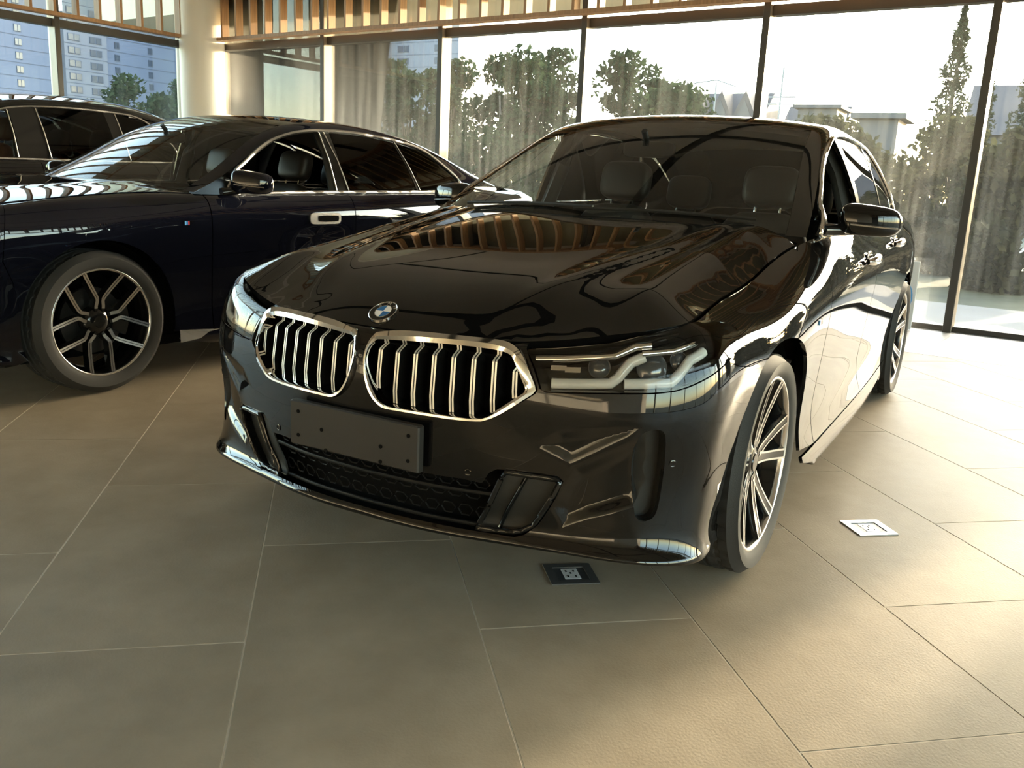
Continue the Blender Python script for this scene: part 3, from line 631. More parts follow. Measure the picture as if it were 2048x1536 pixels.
def lay(B, loop, off, sgn=1):
    L = np.asarray(loop, float); P = B.W(L[:, 0], L[:, 1]); N = normals_of(B.W, L[:, 0], L[:, 1])
    N = np.where((N * (P - [0, 1.6, .45])).sum(1, keepdims=True) < 0, -N, N); P = P + N * (np.reshape(off, (-1, 1)) if np.ndim(off) else off)
    P[:, 0] *= sgn; return P
def wheel(parent, name, loc, side, style, R=.352, rim=.277, width=.245, spoke_off=0.0):
    """a wheel whose outer face looks along +x (side=1) or -x (side=-1)"""
    w = empty(name, loc, parent=parent); 
    if side < 0: w.rotation_euler = (0, 0, math.pi)
    h = width / 2; m = MB()
    prof = [(-h + .02, rim - .012), (-h - .002, rim + .012), (-h - .006, (rim + R) / 2), (-h + .004, R - .022), (-h + .022, R - .006)]
    tread = []
    for a in (-.62, -.22, .22, .62): 
        c = a * (h - .02); tread += [(c - .010, R - .002 - .006 * abs(a)), (c - .006, R - .010), (c + .006, R - .010), (c + .010, R - .002 - .006 * abs(a))]
    prof += tread + [(h - .022, R - .006), (h - .004, R - .022), (h + .006, (rim + R) / 2 + .01), (h + .004, rim + .02), (h - .004, rim + .004), (h - .012, rim - .006)]
    n = 240; P = []
    for k in range(n):
        a = 2 * math.pi * k / n; c, s = math.cos(a), math.sin(a); row = []
        for i, (x, r) in enumerate(prof):
            rr = r
            if (k % 6 < 2) and r > R - .012 and abs(x) > h * .28 and abs(x) < h * .80: rr = r - .007
            row.append((x, rr * c, rr * s))
        P.append(row)
    m.grid(P, cu=True); m.build('tyre', 'rubber', w, angle=24)
    m = MB(); fx = h - .012
    m.lathe([(-h + .03, rim - .02), (-h + .012, rim - .004), (-.02, rim - .035), (fx - .045, rim - .028), (fx - .012, rim - .012)], 96); m.build('rim_barrel', 'gloss', w, angle=60)
    m = MB(); m.lathe([(fx - .014, rim - .013), (fx - .004, rim - .0125), (fx + .004, rim - .009), (fx + .006, rim - .003), (fx + .002, rim + .003), (fx - .010, rim + .004)], 128); m.build('rim_lip', 'polished', w, angle=60)
    m = MB(); m.lathe([(-.01, .075), (-.01, .172), (.012, .172), (.012, .075)], 64); m.build('brake_disc', 'disc', w)
    m = MB(); m.prism([(.10 * math.cos(a), .10 * math.sin(a)) for a in np.linspace(-.5, .5, 8)] + [(.19 * math.cos(a), .19 * math.sin(a)) for a in np.linspace(.5, -.5, 8)], -.03, .045, lambda u, v, q: (q, u, v)); m.build('brake_caliper', 'matte', w)
    m = MB(); m.lathe([(fx - .085, .0), (fx - .030, .0), (fx - .030, .030), (fx - .038, .062), (fx - .060, .078), (fx - .085, .080)], 40); m.build('hub', 'gloss', w, angle=40)
    m = MB(); m.lathe([(fx - .030, .0), (fx - .0265, .0), (fx - .0265, .028), (fx - .030, .031)], 32); cap = m.build('centre_cap', 'gloss', w, angle=40)
    m = MB()
    for k in range(5):
        a = 2 * math.pi * (k + .5) / 5; m.prism([(.052 * math.cos(a) + .009 * math.cos(b), .052 * math.sin(a) + .009 * math.sin(b)) for b in np.linspace(0, 2 * math.pi, 7)[:-1]], fx - .060, fx - .040, lambda u, v, q: (q, u, v))
    m.build('lug_bolts', 'gloss', w, angle=30)
    def face(r): return fx - .034 + .036 * ((r - .05) / (rim - .06))**1.6 * 1.0
    def arm(path, wid, dep, lines, pad=None):
        """one spoke: dark body along path [(r,angle)], bright machined lines at given offsets"""
        q = smooth_loop([(r * math.cos(a), r * math.sin(a)) for r, a in path], 18, closed=False) if len(path) > 2 else densify([(r * math.cos(a), r * math.sin(a)) for r, a in path], .02, closed=False)
        t = np.gradient(q, axis=0); t /= np.linalg.norm(t, axis=1, keepdims=True); nn = np.stack([-t[:, 1], t[:, 0]], 1)
        rr = np.linalg.norm(q, axis=1); X = np.array([face(r) for r in rr]); ww = np.interp(rr, [.05, .12, rim], wid)
        m = MB(); sec = [(-1.15, -dep), (-1, -.006), (-.8, 0), (.8, 0), (1, -.006), (1.15, -dep)]
        m.grid([[(X[i] + dz, q[i, 0] + nn[i, 0] * ww[i] * a, q[i, 1] + nn[i, 1] * ww[i] * a) for a, dz in sec] for i in range(len(q))])
        m.mat(1)
        for (a0, a1) in lines:
            m.grid([[(X[i] + .0012, q[i, 0] + nn[i, 0] * ww[i] * a, q[i, 1] + nn[i, 1] * ww[i] * a) for a in (a0, a1)] for i in range(len(q)) if rr[i] > (pad[1] if pad else .06)])
        if pad:
            m.grid([[(X[i] + .0012, q[i, 0] + nn[i, 0] * ww[i] * a, q[i, 1] + nn[i, 1] * ww[i] * a) for a in (-.85, .85)] for i in range(len(q)) if pad[0] < rr[i] <= pad[1] + .012])
        o = m.build('spoke', ['gloss', 'polished'], w, angle=40, fix=False); return o
    if style == 'vee':
        wm = None
        for k in range(5):
            if wm is None:
                a = np.linspace(-.20, .20, 7); m = MB(); pts = [(.062 * math.cos(spoke_off + t), .062 * math.sin(spoke_off + t)) for t in a * 1.6] + [(r * math.cos(spoke_off + t), r * math.sin(spoke_off + t)) for t, r in zip(a[::-1], (.150, .128, .118, .115, .118, .128, .150))]
                m.prism(pts, face(.10) - .03, face(.10) - .003, lambda u, v, q: (q, u, v)); m.mat(1)
                m.grid([[(face(.11) - .0015, rr * math.cos(spoke_off + t), rr * math.sin(spoke_off + t)) for rr in (r - .007, r)] for t, r in zip(a, (.150, .128, .118, .115, .118, .128, .150))]); o = m.build('spoke_web', ['gloss', 'polished'], w, angle=35, fix=False); wm = o.data
            else: o = link('spoke_web', wm, None, w); o.rotation_euler = (2 * math.pi * k / 5, 0, 0)
    first = {}
    for k in range(5):
        a0 = 2 * math.pi * k / 5 + spoke_off
        for sg in (-1, 1):
            if k == 0:
                if style == 'vee': first[sg] = arm([(.05, a0 + sg * .10), (.105, a0 + sg * .20), (rim - .01, a0 + sg * .235)], (.021, .0165, .018), .045, [(-1.0, -.62), (.62, 1.0)])
                else: first[sg] = arm([(.058, a0 + sg * .33), (.085, a0 + sg * .24), (.110, a0 + sg * .145), (.140, a0 + sg * .20), (rim - .01, a0 + sg * .405)], (.010, .0105, .0115), .045, [(-.95, -.15), (.15, .95)], pad=(.06, .114))
            else:
                c = first[sg].copy(); COL.objects.link(c); c.parent = w; c.rotation_euler = (2 * math.pi * k / 5, 0, 0)
    return w
def seat(parent, x, y, z, mat, w=.52, lean=.28, head=True, hh=.62):
    s = empty('seat', (x, y, z), parent=parent)
    m = MB(); m.grid(superbox((0, 0, .1), (w, .52, .17), .45, 24, 12), cu=True); m.build('cushion', mat, s, angle=80)
    P = superbox((0, 0, hh / 2), (w, .15, hh), .45, 24, 16); 
    P[..., 1] -= .03 * (np.abs(P[..., 0]) / (w / 2))**2 * 1.0; P[..., 0] *= 1 - .28 * np.clip((P[..., 2] - hh * .55) / (hh * .45), 0, 1)
    ct, st = math.cos(lean), math.sin(lean); y0, z0 = P[..., 1].copy(), P[..., 2].copy(); P[..., 1] = .24 + y0 * ct + z0 * st; P[..., 2] = .12 - y0 * st + z0 * ct
    m = MB(); m.grid(P, cu=True); m.build('backrest', mat, s, angle=80)
    if head:
        m = MB(); c = (0, .24 + (hh + .13) * st, .12 + (hh + .13) * ct); m.grid(superbox(c, (.27, .11, .20), .5, 20, 12, lean), cu=True); m.build('headrest', mat, s, angle=80)
        m = MB()
        for q in (-.06, .06): m.tube([(q, .24 + (hh - .06) * st, .12 + (hh - .06) * ct), (q, .24 + (hh + .1) * st, .12 + (hh + .1) * ct)], .007, 6)
        m.build('headrest_posts', 'chrome', s)
    return s
def mirror_unit(parent, sg, x0, x1, yc, z0, z1, mat, arm):
    w = empty('door_mirror', (0, 0, 0), parent=parent); zc = (z0 + z1) / 2; hh = (z1 - z0) / 2
    P = []
    for i, u in enumerate(np.linspace(0, 1, 15)):
        x = x0 + (x1 - x0) * u
        k = max(.05, 1 - abs(2 * (u * .97 + .012) - 1)**5)**.42; kz = k * (1 - .16 * u**2); row = []
        for a in np.linspace(0, 2 * math.pi, 24, endpoint=False):
            c, s = math.cos(a), math.sin(a); c = math.copysign(abs(c)**.5, c); s = math.copysign(abs(s)**(.62 if s > 0 else .5), s)
            dy = -.085 * k * (1 - .35 * u) if c < 0 else .055 * k
            row.append((x, yc + abs(c) * dy + .05 * u * u, zc - .012 * u + hh * kz * s))
        P.append(row)
    for row, u in ((P[0], 0), (P[-1], 1)): pass
    cap0 = [tuple(np.mean(P[0], 0))] * 24; cap1 = [tuple(np.mean(P[-1], 0) + np.array([.006, 0, 0]))] * 24
    Q = np.array([cap0] + P + [cap1]); Q[..., 0] *= sg
    m = MB(); m.grid(Q, cv=True); m.build('mirror_housing', mat, w, angle=70)
    m = MB(); m.tube([(sg * arm[0], arm[1], arm[2]), (sg * (x0 + .02), yc - .0, z0 + .014), (sg * (x0 + .10), yc, z0 + .02)], [.026, .022, .018], 10, sx=1.6); m.build('mirror_foot', 'gloss', w, angle=70)
    L = []
    for u in np.linspace(.25, .97, 12):
        x = x0 + (x1 - x0) * u; k = max(.05, 1 - abs(2 * (u * .97 + .012) - 1)**5)**.42
        L.append((sg * x, yc - .086 * k * (1 - .35 * u) + .05 * u * u - .001, zc - .012 * u - .018))
    m = MB(); m.tube(L, .0035, 6); m.build('turn_signal', 'satin', w)
    g = [(sg * (x0 + (x1 - x0) * (.5 + .40 * math.cos(a))), zc - .005 + hh * .72 * math.sin(a)) for a in np.linspace(0, 2 * math.pi, 28, endpoint=False)]
    m = MB(); m.prism(g, yc + .058, yc + .062, lambda u, v, q: (u, q + .03, v)); m.build('mirror_glass', 'mirror', w, angle=30)
    return w
def car_shell(car, B, L, paint, detail=False):
    """body panels, glass, trim; L holds the layout of one car"""
    tk = B.tk[-1]; ya, za, ra = L['arch']; yr = L['wb']; d0, d1, d2 = L['doors']; zs = L['sill']; g = .0035
    topline = lambda y0, y1, n=30: np.stack([B.sy(np.linspace(y0, y1, n)), np.full(n, tk)], 1)
    def conv(P): return inv_yz(B, np.array(P)[:, 0], np.array(P)[:, 1])
    fq = lambda s, t: B.W(s, t)
    # front fender
    a_end = np.degrees(math.asin((zs + .02 - za) / ra))
    if detail:
        se = B.W(SEAM[-1][0], SEAM[-1][1])[0]; a_s = math.degrees(math.atan2(se[2] - za, se[1] - ya)); a_s = 180 - abs(180 - a_s) if a_s < 180 else a_s
        r_s = math.hypot(se[2] - za, se[1] - ya)
    fend = []
    if detail:
        arc = conv(arc_yz(ya, za, ra, a_s, a_end, 40)); hlo = [p for p in HL if p[0] > 1.02][:][::1]
        hle = [(p[0] + .004 * (1 if p[1] < .75 else .6), p[1]) for p in HL if p[0] >= 1.024 and p[1] > .615]   # outer edge of the lamp, top to bottom
        fend = [tuple(x) for x in arc] + [tuple(x) for x in conv([(d0 - g, zs), (d0 - g, .6), (d0 - g - .03, .80), (d0 - g, .93)])] + [tuple(x) for x in topline(d0 + .04, -.30, 24)] + hle + [(a, b + .0015) for a, b in SEAM[:-1]]
        fend = [p for p in fend]
    else:
        arc = conv(arc_yz(ya, za, ra, 172, a_end, 40))
        fend = [tuple(x) for x in arc] + [tuple(x) for x in conv([(d0 - g, zs), (d0 - g, .6), (d0 - g, .93)])] + [tuple(x) for x in topline(d0 - g, ya - .48, 24)] + [tuple(x) for x in conv([(ya - .47, .70), (ya - ra - .02, .60)])]
    fdoor = [tuple(x) for x in conv([(d0 + g, zs), (d1 - g, zs), (d1 - g + .02, .75), (d1 - g - .03, .98)])] + [tuple(x) for x in topline(d1 - g - .06, d0 + g + .04)] + [tuple(x) for x in conv([(d0 + g, .93), (d0 + g - .03, .80), (d0 + g, .6)])] if detail else \
            [tuple(x) for x in conv([(d0 + g, zs), (d1 - g, zs), (d1 - g, .75), (d1 - g, .98)])] + [tuple(x) for x in topline(d1 - g, d0 + g)] + [tuple(x) for x in conv([(d0 + g, .93), (d0 + g, .6)])]
    rr = ra + .035; db = .02 if detail else 0
    a1 = 180 + math.degrees(math.asin((za - zs) / rr))
    rdoor = [tuple(x) for x in conv([(d1 + g, zs)])] + [tuple(x) for x in conv(arc_yz(yr, za, rr, a1, 128, 16))] + [tuple(x) for x in conv([(d2 - .02, .82), (d2, .95)])] + [tuple(x) for x in topline(d2 - .05, d1 + g - (.06 if detail else 0))] + [tuple(x) for x in conv([(d1 + g - (.03 if detail else 0), .98), (d1 + g + db, .75)])]
    quart = [tuple(x) for x in conv(arc_yz(yr, za, rr + .006, 128, a1, 10))] + [tuple(x) for x in conv(arc_yz(yr, za, ra, a1, -8, 40))] + [tuple(x) for x in conv([(L['tail'], .34), (L['tail'] + .02, .7)])] + [tuple(x) for x in topline(L['tail'], d2 - .04)] + [tuple(x) for x in conv([(d2 + .008, .95), (d2 - .012, .82)])]
    # the arc above is walked from the door side; drop the doubled stretch
    a_q = [tuple(x) for x in conv(arc_yz(yr, za, rr + .006, 128, 150, 6))] + [tuple(x) for x in conv(arc_yz(yr, za, ra, 150, -8, 40))]
    quart = a_q + quart[10 + 40:]
    sill = [tuple(x) for x in conv([(ya + ra + .012, zs - .008), (ya + ra + .02, zs - .03), (ya + ra + .14, zs - .055)])] + [(B.sy(y), .012) for y in np.linspace(ya + ra + .32, yr - ra - .30, 18)] + [tuple(x) for x in conv([(yr - ra - .14, zs - .055), (yr - ra - .03, zs - .03), (yr - ra - .02, zs - .008)])]
    H = .028 if detail else .035
    for sg in (1, -1):
        mir = sg < 0
        if detail or sg > 0 or True:
            panel('fender', fq, fend, paint, car, h=H, mirror=mir)
            fd = panel('front_door', fq, fdoor, paint, car, h=.04, mirror=mir); rd = panel('rear_door', fq, rdoor, paint, car, h=.04, mirror=mir)
            panel('quarter_panel', fq, quart, paint, car, h=.04, mirror=mir); panel('sill_panel', fq, sill, paint, car, h=.03, mirror=mir)
        # glass
        fg = lambda y, r: B.G(y, r)
        W1, W2, W3, W4, W5, W6 = L['win']          # front start, front end, rear start, rear end, quarter start, quarter end
        top = L.get('wtop', .87)
        wf = [(W1 + .03, .05), (W2, .05), (W2, top)] + [(y, top) for y in np.linspace(W2 - .05, W1 + .34, 6)] + [(W1 + .2, top - .03), (W1 + .10, top - .08), (W1 + .03, top - .16)]
        wr = [(W3, .05), (W4, .05), (W4 - L['lean'], top), (W3, top)]
        wq = [(W5, .05), (W6 - .03, .05), (W6, .14), (W6 - .04, .40), (W5 + (W6 - W5) * .45, top - .06), (W5 - L['lean'] + .05, top), (W5 - L['lean'], top)]
        
        if not L.get('open_front'): panel('window_glass', fg, wf, 'side', fd, h=.06, flange=.004, mirror=mir)
        panel('window_glass', fg, wr, 'tint', rd, h=.06, flange=.004, mirror=mir); panel('quarter_glass', fg, wq, 'tint', car, h=.06, flange=.004, mirror=mir)
        panel('b_pillar_cover', fg, [(W2 + .004, .03), (W3 - .004, .03), (W3 - .004, top + .01), (W2 + .004, top + .01)], 'gloss', car, h=.08, mirror=mir)
        panel('quarter_divider', fg, [(W4 + .003, .03), (W5 - .003, .03), (W5 - .003 - L['lean'], top + .01), (W4 + .003 - L['lean'], top + .01)], 'gloss', car, h=.08, mirror=mir, off=.002)
        panel('mirror_triangle', fg, [(W1 - .10, .0), (W1 + .025, .03), (W1 + .025, .68), (W1 - .04, .6)], 'gloss', car, h=.05, mirror=mir)
        cp = [(W6 + .004, .0), (L['cend'], .0), (L['cend'], .86), (W5 + (W6 - W5) * .5, .86), (W6 - .036, .41), (W6 + .004, .14)]
        panel('c_pillar', fg, cp, paint, car, h=.04, mirror=mir)
        # bright strip round the side glass
        path = [(y, .015) for y in np.linspace(W1 - .08, W6 - .04, 30)] + [(W6 + .01, .05), (W6 + .012, .15), (W6 - .025, .42)] + [(W5 + (W6 - W5) * .48, top - .02)] + [(y, top + .025) for y in np.linspace(W5 - L['lean'], W1 + .34, 20)] + [(W1 + .2, top), (W1 + .10, top - .05), (W1 + .0, top - .13), (W1 - .09, .25)]
        q = smooth_loop(path, 160); P = B.G(q[:, 0], q[:, 1]); P[:, 0] += .004; P[:, 0] *= sg
        m = MB(); m.tube(P.tolist(), L.get('trimr', .008), 6, closed=True); m.build('window_trim', L.get('trim', 'chrome'), car, angle=60)
        if L.get('strips'):
            for y0, ln in ((W2 - .012, 0), (W3 + .012, L['lean'] * .7), (W5 + .006, L['lean'])):
                P = B.G([y0, y0 - ln * .5, y0 - ln], [.04, .45, top]); P[:, 0] = (P[:, 0] + .006) * sg; m = MB(); m.tube(P.tolist(), .0045, 6); m.build('pillar_strip', 'satin', car, angle=60)
        # pillar and roof side, rolled from the screen edge to the side glass
        qs = np.linspace(0, B.qk[-1] - .2, 70); rl = spline_basis(B.qk, qs) @ B.rail; A = B.T(np.full(70, .925), qs); C = B.G(rl[:, 1], np.full(70, top + .03)); P = []
        for w in np.linspace(0, 1, 9): P.append((1 - w)**2 * A + 2 * w * (1 - w) * (rl + (rl - (A + C) / 2) * .05) + w * w * C)
        P = np.array(P); P[..., 0] *= sg; m = MB(); m.grid(P, flip=(sg > 0)); m.build('roof_side', paint, car, angle=80, fix=True)
        # wheel housings
        for yy in (ya, yr):
            m = MB(); Q = []
            for an in np.radians(np.linspace(-6, 186, 30)): Q.append([(sg * x, yy + (ra - .004) * math.cos(an), za + (ra - .004) * math.sin(an)) for x in (.86, .70, .52)])
            m.grid(Q); m.build('arch_liner', 'liner', car, angle=80)
    # roof, screens
    fT = lambda p, q: B.T(p, q); pe = .928; qh = L['header']
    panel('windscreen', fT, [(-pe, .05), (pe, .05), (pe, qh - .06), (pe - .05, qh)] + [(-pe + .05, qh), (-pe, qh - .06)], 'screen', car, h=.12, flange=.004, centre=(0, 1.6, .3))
    panel('roof', fT, [(-pe, qh + .06)] + [(x, qh + .02) for x in (-pe + .05, pe - .05)] + [(pe, qh + .06), (pe, L['hatch']), (-pe, L['hatch'])], paint, car, h=.10, flange=.01, centre=(0, 1.6, .3))
    panel('rear_screen', fT, [(-pe, L['hatch'] + .02), (pe, L['hatch'] + .02), (pe, B.qk[-1] - .1), (-pe, B.qk[-1] - .1)], 'tint', car, h=.12, flange=.004, centre=(0, 1.6, .3))
    # tail: bumper, tailgate
    s_t = float(B.sy(L['tail'] + .006)); s_m = B.sk[-1]
    full = lambda s, t: B.W(np.where(s > s_m, 2 * s_m - s, s), t) * np.stack([np.where(s > s_m, -1, 1), np.ones_like(s), np.ones_like(s)], 1)
    panel('rear_bumper', full, [(s_t, .0), (2 * s_m - s_t, .0), (2 * s_m - s_t, .44), (s_t, .44)], paint, car, h=.06, centre=(0, 1.6, .4))
    panel('tailgate', full, [(s_t, .446), (2 * s_m - s_t, .446), (2 * s_m - s_t, tk), (s_t, tk)], paint, car, h=.06, centre=(0, 1.6, .4))
    e = B.W(np.linspace(s_t, s_m, 12), np.full(12, tk)); qv = B.T(np.linspace(.93, 0, 12), np.full(12, B.qk[-1] - .1)); m = MB(); P = np.array([e + (qv - e) * w for w in np.linspace(0, 1, 5)]); m.grid(P); P2 = P * [-1, 1, 1]; m.grid(P2, flip=True); m.build('rear_deck', paint, car, angle=60)
    # hood
    hd = L['hoody']; fe = np.array([B.W(s, tk)[0] for s in np.linspace(0, L['hoods'], 26)])
    ed = fe[:, :2].copy(); ed[:, 1] += L.get('hgap', -.004)
    sd = np.array([B.W(B.sy(y), tk)[0][:2] for y in np.linspace(ed[-1, 1] + .03, hd[1], 24)]); sd[:, 0] -= .004
    rear = [(x, hd[0] + (hd[1] - hd[0]) * (x / sd[-1, 0])**2) for x in np.linspace(sd[-1, 0] - .03, 0, 12)]
    half = [tuple(p) for p in ed] + [tuple(p) for p in sd] + rear
    out = half + [(-a, b) for a, b in half[::-1] if abs(a) > 1e-6]
    panel('hood', lambda x, y: B.H(x, y), out, paint, car, h=.022 if detail else .035, hb=.02, flange=.03, centre=(0, 1.6, .2))
    # cowl, dark innards
    cw = np.array([[(x, hd[0] - .06 + (hd[1] - hd[0]) * (x / .8)**2 + dy, z) for x in np.linspace(-.76, .76, 17)] for dy, z in ((0, B.cen[0, 2] - .07), (.16, B.cen[0, 2] - .06))]); m = MB(); m.grid(cw, flip=True); m.build('cowl', 'matte', car, angle=60)
    m = MB(); yt = L['tail'] + .25
    m.box((0, yr / 2 + .1, .20), (1.50, yr + .9, .05)); m.box((0, -.10, .50), (1.02, 1.06, .50)); m.box((0, .50, .60), (1.46, .10, .74)); m.box((0, yt - .35, .55), (1.3, .5, .6)); m.build('underbody', 'liner', car, smooth=False)
def interior(car, B, L, mat, lhd=True):
    z = L['seatz']
    for x in (-.38, .38): seat(car, x, L['seat1'], z, mat)
    for x in (-.36, .36): seat(car, x, L['seat2'], z + .02, mat, w=.6, hh=.55)
    m = MB(); y0 = L['dash']; zt = B.cen[0, 2] - .07
    P = [[(x, y0 + (.05 if abs(x) < .6 else .10) + dy, zz - .03 * (abs(x) / .7)**3) for x in np.linspace(-.74, .74, 15)] for dy, zz in ((-.10, zt - .02), (.10, zt), (.30, zt - .01), (.40, zt - .06), (.42, zt - .22), (.36, zt - .45))]
    m.grid(P, flip=True); m.build('dashboard', 'matte', car, angle=60)
    m = MB(); x = .38 if lhd else -.38; c = np.array((x, y0 + .62, zt - .12)); t = .42
    m.tube([(c[0] + .185 * math.cos(a), c[1] + .185 * math.sin(a) * math.sin(t), c[2] + .185 * math.sin(a) * math.cos(t)) for a in np.linspace(0, 2 * math.pi, 36, endpoint=False)], .016, 8, closed=True)
    m.grid(superbox(tuple(c + [0, -.02, -.01]), (.20, .07, .15), .5, 16, 8), cu=True); m.tube([tuple(c), tuple(c + [0, -.3, -.12])], .03, 8)
    for sx in (-1, 1): m.box((c[0] + sx * .13, c[1], c[2]), (.12, .02, .03))
    m.build('steering_wheel', 'matte', car, angle=60)
    m = MB(); m.grid(superbox((0, L['rvm'][0], L['rvm'][1]), (.24, .05, .07), .45, 16, 8), cu=True); m.tube([(0, L['rvm'][0] - .02, L['rvm'][1] + .02), (0, L['rvm'][0] - .07, L['rvm'][1] + .075)], .014, 8); m.build('rear_view_mirror', 'matte', car, angle=60)
    qs = np.linspace(L['header'] + .1, L['hatch'], 14); P = np.array([B.T(np.linspace(-.9, .9, 15), np.full(15, q)) for q in qs]); P[..., 2] -= .035; m = MB(); m.grid(P); m.build('headliner', 'cloth', car, angle=60)
    for sg in (1, -1):
        m = MB(); P = np.array([[(sg * .80, y, zz) for zz in (.28, .6, B.cen[0, 2] - .06)] for y in np.linspace(L['doors'][0] + .1, L['doors'][2], 8)]); m.grid(P); m.build('door_card', mat, car, angle=60)
        W1, W2, W3 = L['win'][:3]; m = MB(); m.tube([tuple(B.G(W2 + .04, .02)[0] * [sg, 1, 1] - [sg * .06, 0, 0]), tuple(B.G(W2 + .06, .5)[0] * [sg, 1, 1] - [sg * .06, 0, 0]), tuple(B.G(W2 + .06, .9)[0] * [sg, 1, 1] - [sg * .07, 0, 0])], .035, 8, sx=1.4); m.build('b_pillar_trim', 'matte', car, angle=60)
def handle(parent, B, y, z, sg, mat, length=.23, flush=False):
    st = inv_yz(B, [y], [z])[0]; P = lay(B, [st], .0)[0]; h = empty('door_handle', (0, 0, 0), parent=parent)
    if flush:
        st2 = inv_yz(B, [y - length / 2, y + length / 2], [z, z]); a, b = lay(B, st2, .004)
        for nm, ex, hz, mt, dx in (('handle_frame', .0, .036, 'satin', .004), ('handle_grip', -.028, .020, 'gloss', .008)):
            m = MB(); pl = []
            cy, hl = (a[1] + b[1]) / 2 + (.022 if ex else 0), length / 2 + ex * 1.6
            for an in np.linspace(0, 2 * math.pi, 32, endpoint=False):
                c, s = math.cos(an), math.sin(an); pl.append((cy + hl * math.copysign(abs(c)**.3, c), z + hz * math.copysign(abs(s)**.5, s)))
            m.prism(pl, a[0] - .004, a[0] + dx, lambda u, v, q: (sg * q, u, v)); m.build(nm, mt, h, angle=35)
    else:
        m = MB(); pts = []
        for u in np.linspace(-.5, .5, 9): pts.append((sg * (P[0] + .038 - .10 * u * u), P[1] + u * length, P[2] + .012 * u))
        m.tube(pts, [.012, .017, .019, .019, .019, .019, .019, .017, .012], 10, sx=.7); m.build('handle_bar', mat, h, angle=60)
        m = MB(); m.grid(superbox((sg * (P[0] - .002), P[1], P[2]), (.014, length * .72, .07), .9, 20, 10), cu=True); m.build('handle_recess', 'gloss', h, angle=80)
    return h
def text_mesh(name, body, size, mat, parent, mtx, ext=.001):
    cu = bpy.data.curves.new(name, 'FONT'); cu.body = body; cu.size = size; cu.extrude = ext; cu.align_x = 'CENTER'; cu.align_y = 'CENTER'
    o = bpy.data.objects.new(name, cu); COL.objects.link(o); dg = bpy.context.evaluated_depsgraph_get(); me = bpy.data.meshes.new_from_object(o.evaluated_get(dg))
    bpy.data.objects.remove(o); me.transform(mtx); me.materials.clear(); return link(name, me, mat, parent)
def roundel(car, P, N, U, d=.082, name='emblem'):
    """round badge: dark ring with letters, four quarters"""
    N = Vector(N).normalized(); X = Vector(U).normalized(); Y = N.cross(X).normalized(); X = Y.cross(N)
    mt = Matrix.Translation(P) @ Matrix((X, Y, N)).transposed().to_4x4(); e = empty(name, (0, 0, 0), parent=car); r = d / 2
    def bld(m, nm, mat):
        o = m.build(nm, mat, e, angle=40); o.data.transform(mt); return o
    m = MB(); m.lathe([(-.004, r), (.003, r), (.0038, r - .0015), (.003, r - .003), (.0, r - .0032)], 48, 'z'); bld(m, 'chrome_rim', 'chrome')
    m = MB(); m.lathe([(.0018, r - .003), (.0018, r * .58)], 48, 'z'); bld(m, 'dark_ring', 'gloss')
    m = MB(); m.lathe([(.0018, r * .60), (.0028, r * .60), (.0028, r * .565), (.0018, r * .565)], 48, 'z'); bld(m, 'inner_rim', 'chrome')
    for k in range(4):
        pl = [(0, 0)] + [(r * .57 * math.cos(a), r * .57 * math.sin(a)) for a in np.linspace(k * math.pi / 2, (k + 1) * math.pi / 2, 10)]
        m = MB(); m.prism(pl, .001, .0024); bld(m, 'quarter', 'white' if k in (0, 2) else 'blue')
    for ch, an in (('B', 140), ('M', 90), ('W', 40)):
        a = math.radians(an); text_mesh('letter', ch, d * .21, 'chrome', e, mt @ Matrix.Translation((r * .79 * math.cos(a), r * .79 * math.sin(a), .002)) @ Matrix.Rotation(a - math.pi / 2, 4, 'Z'), .0005)
    return e
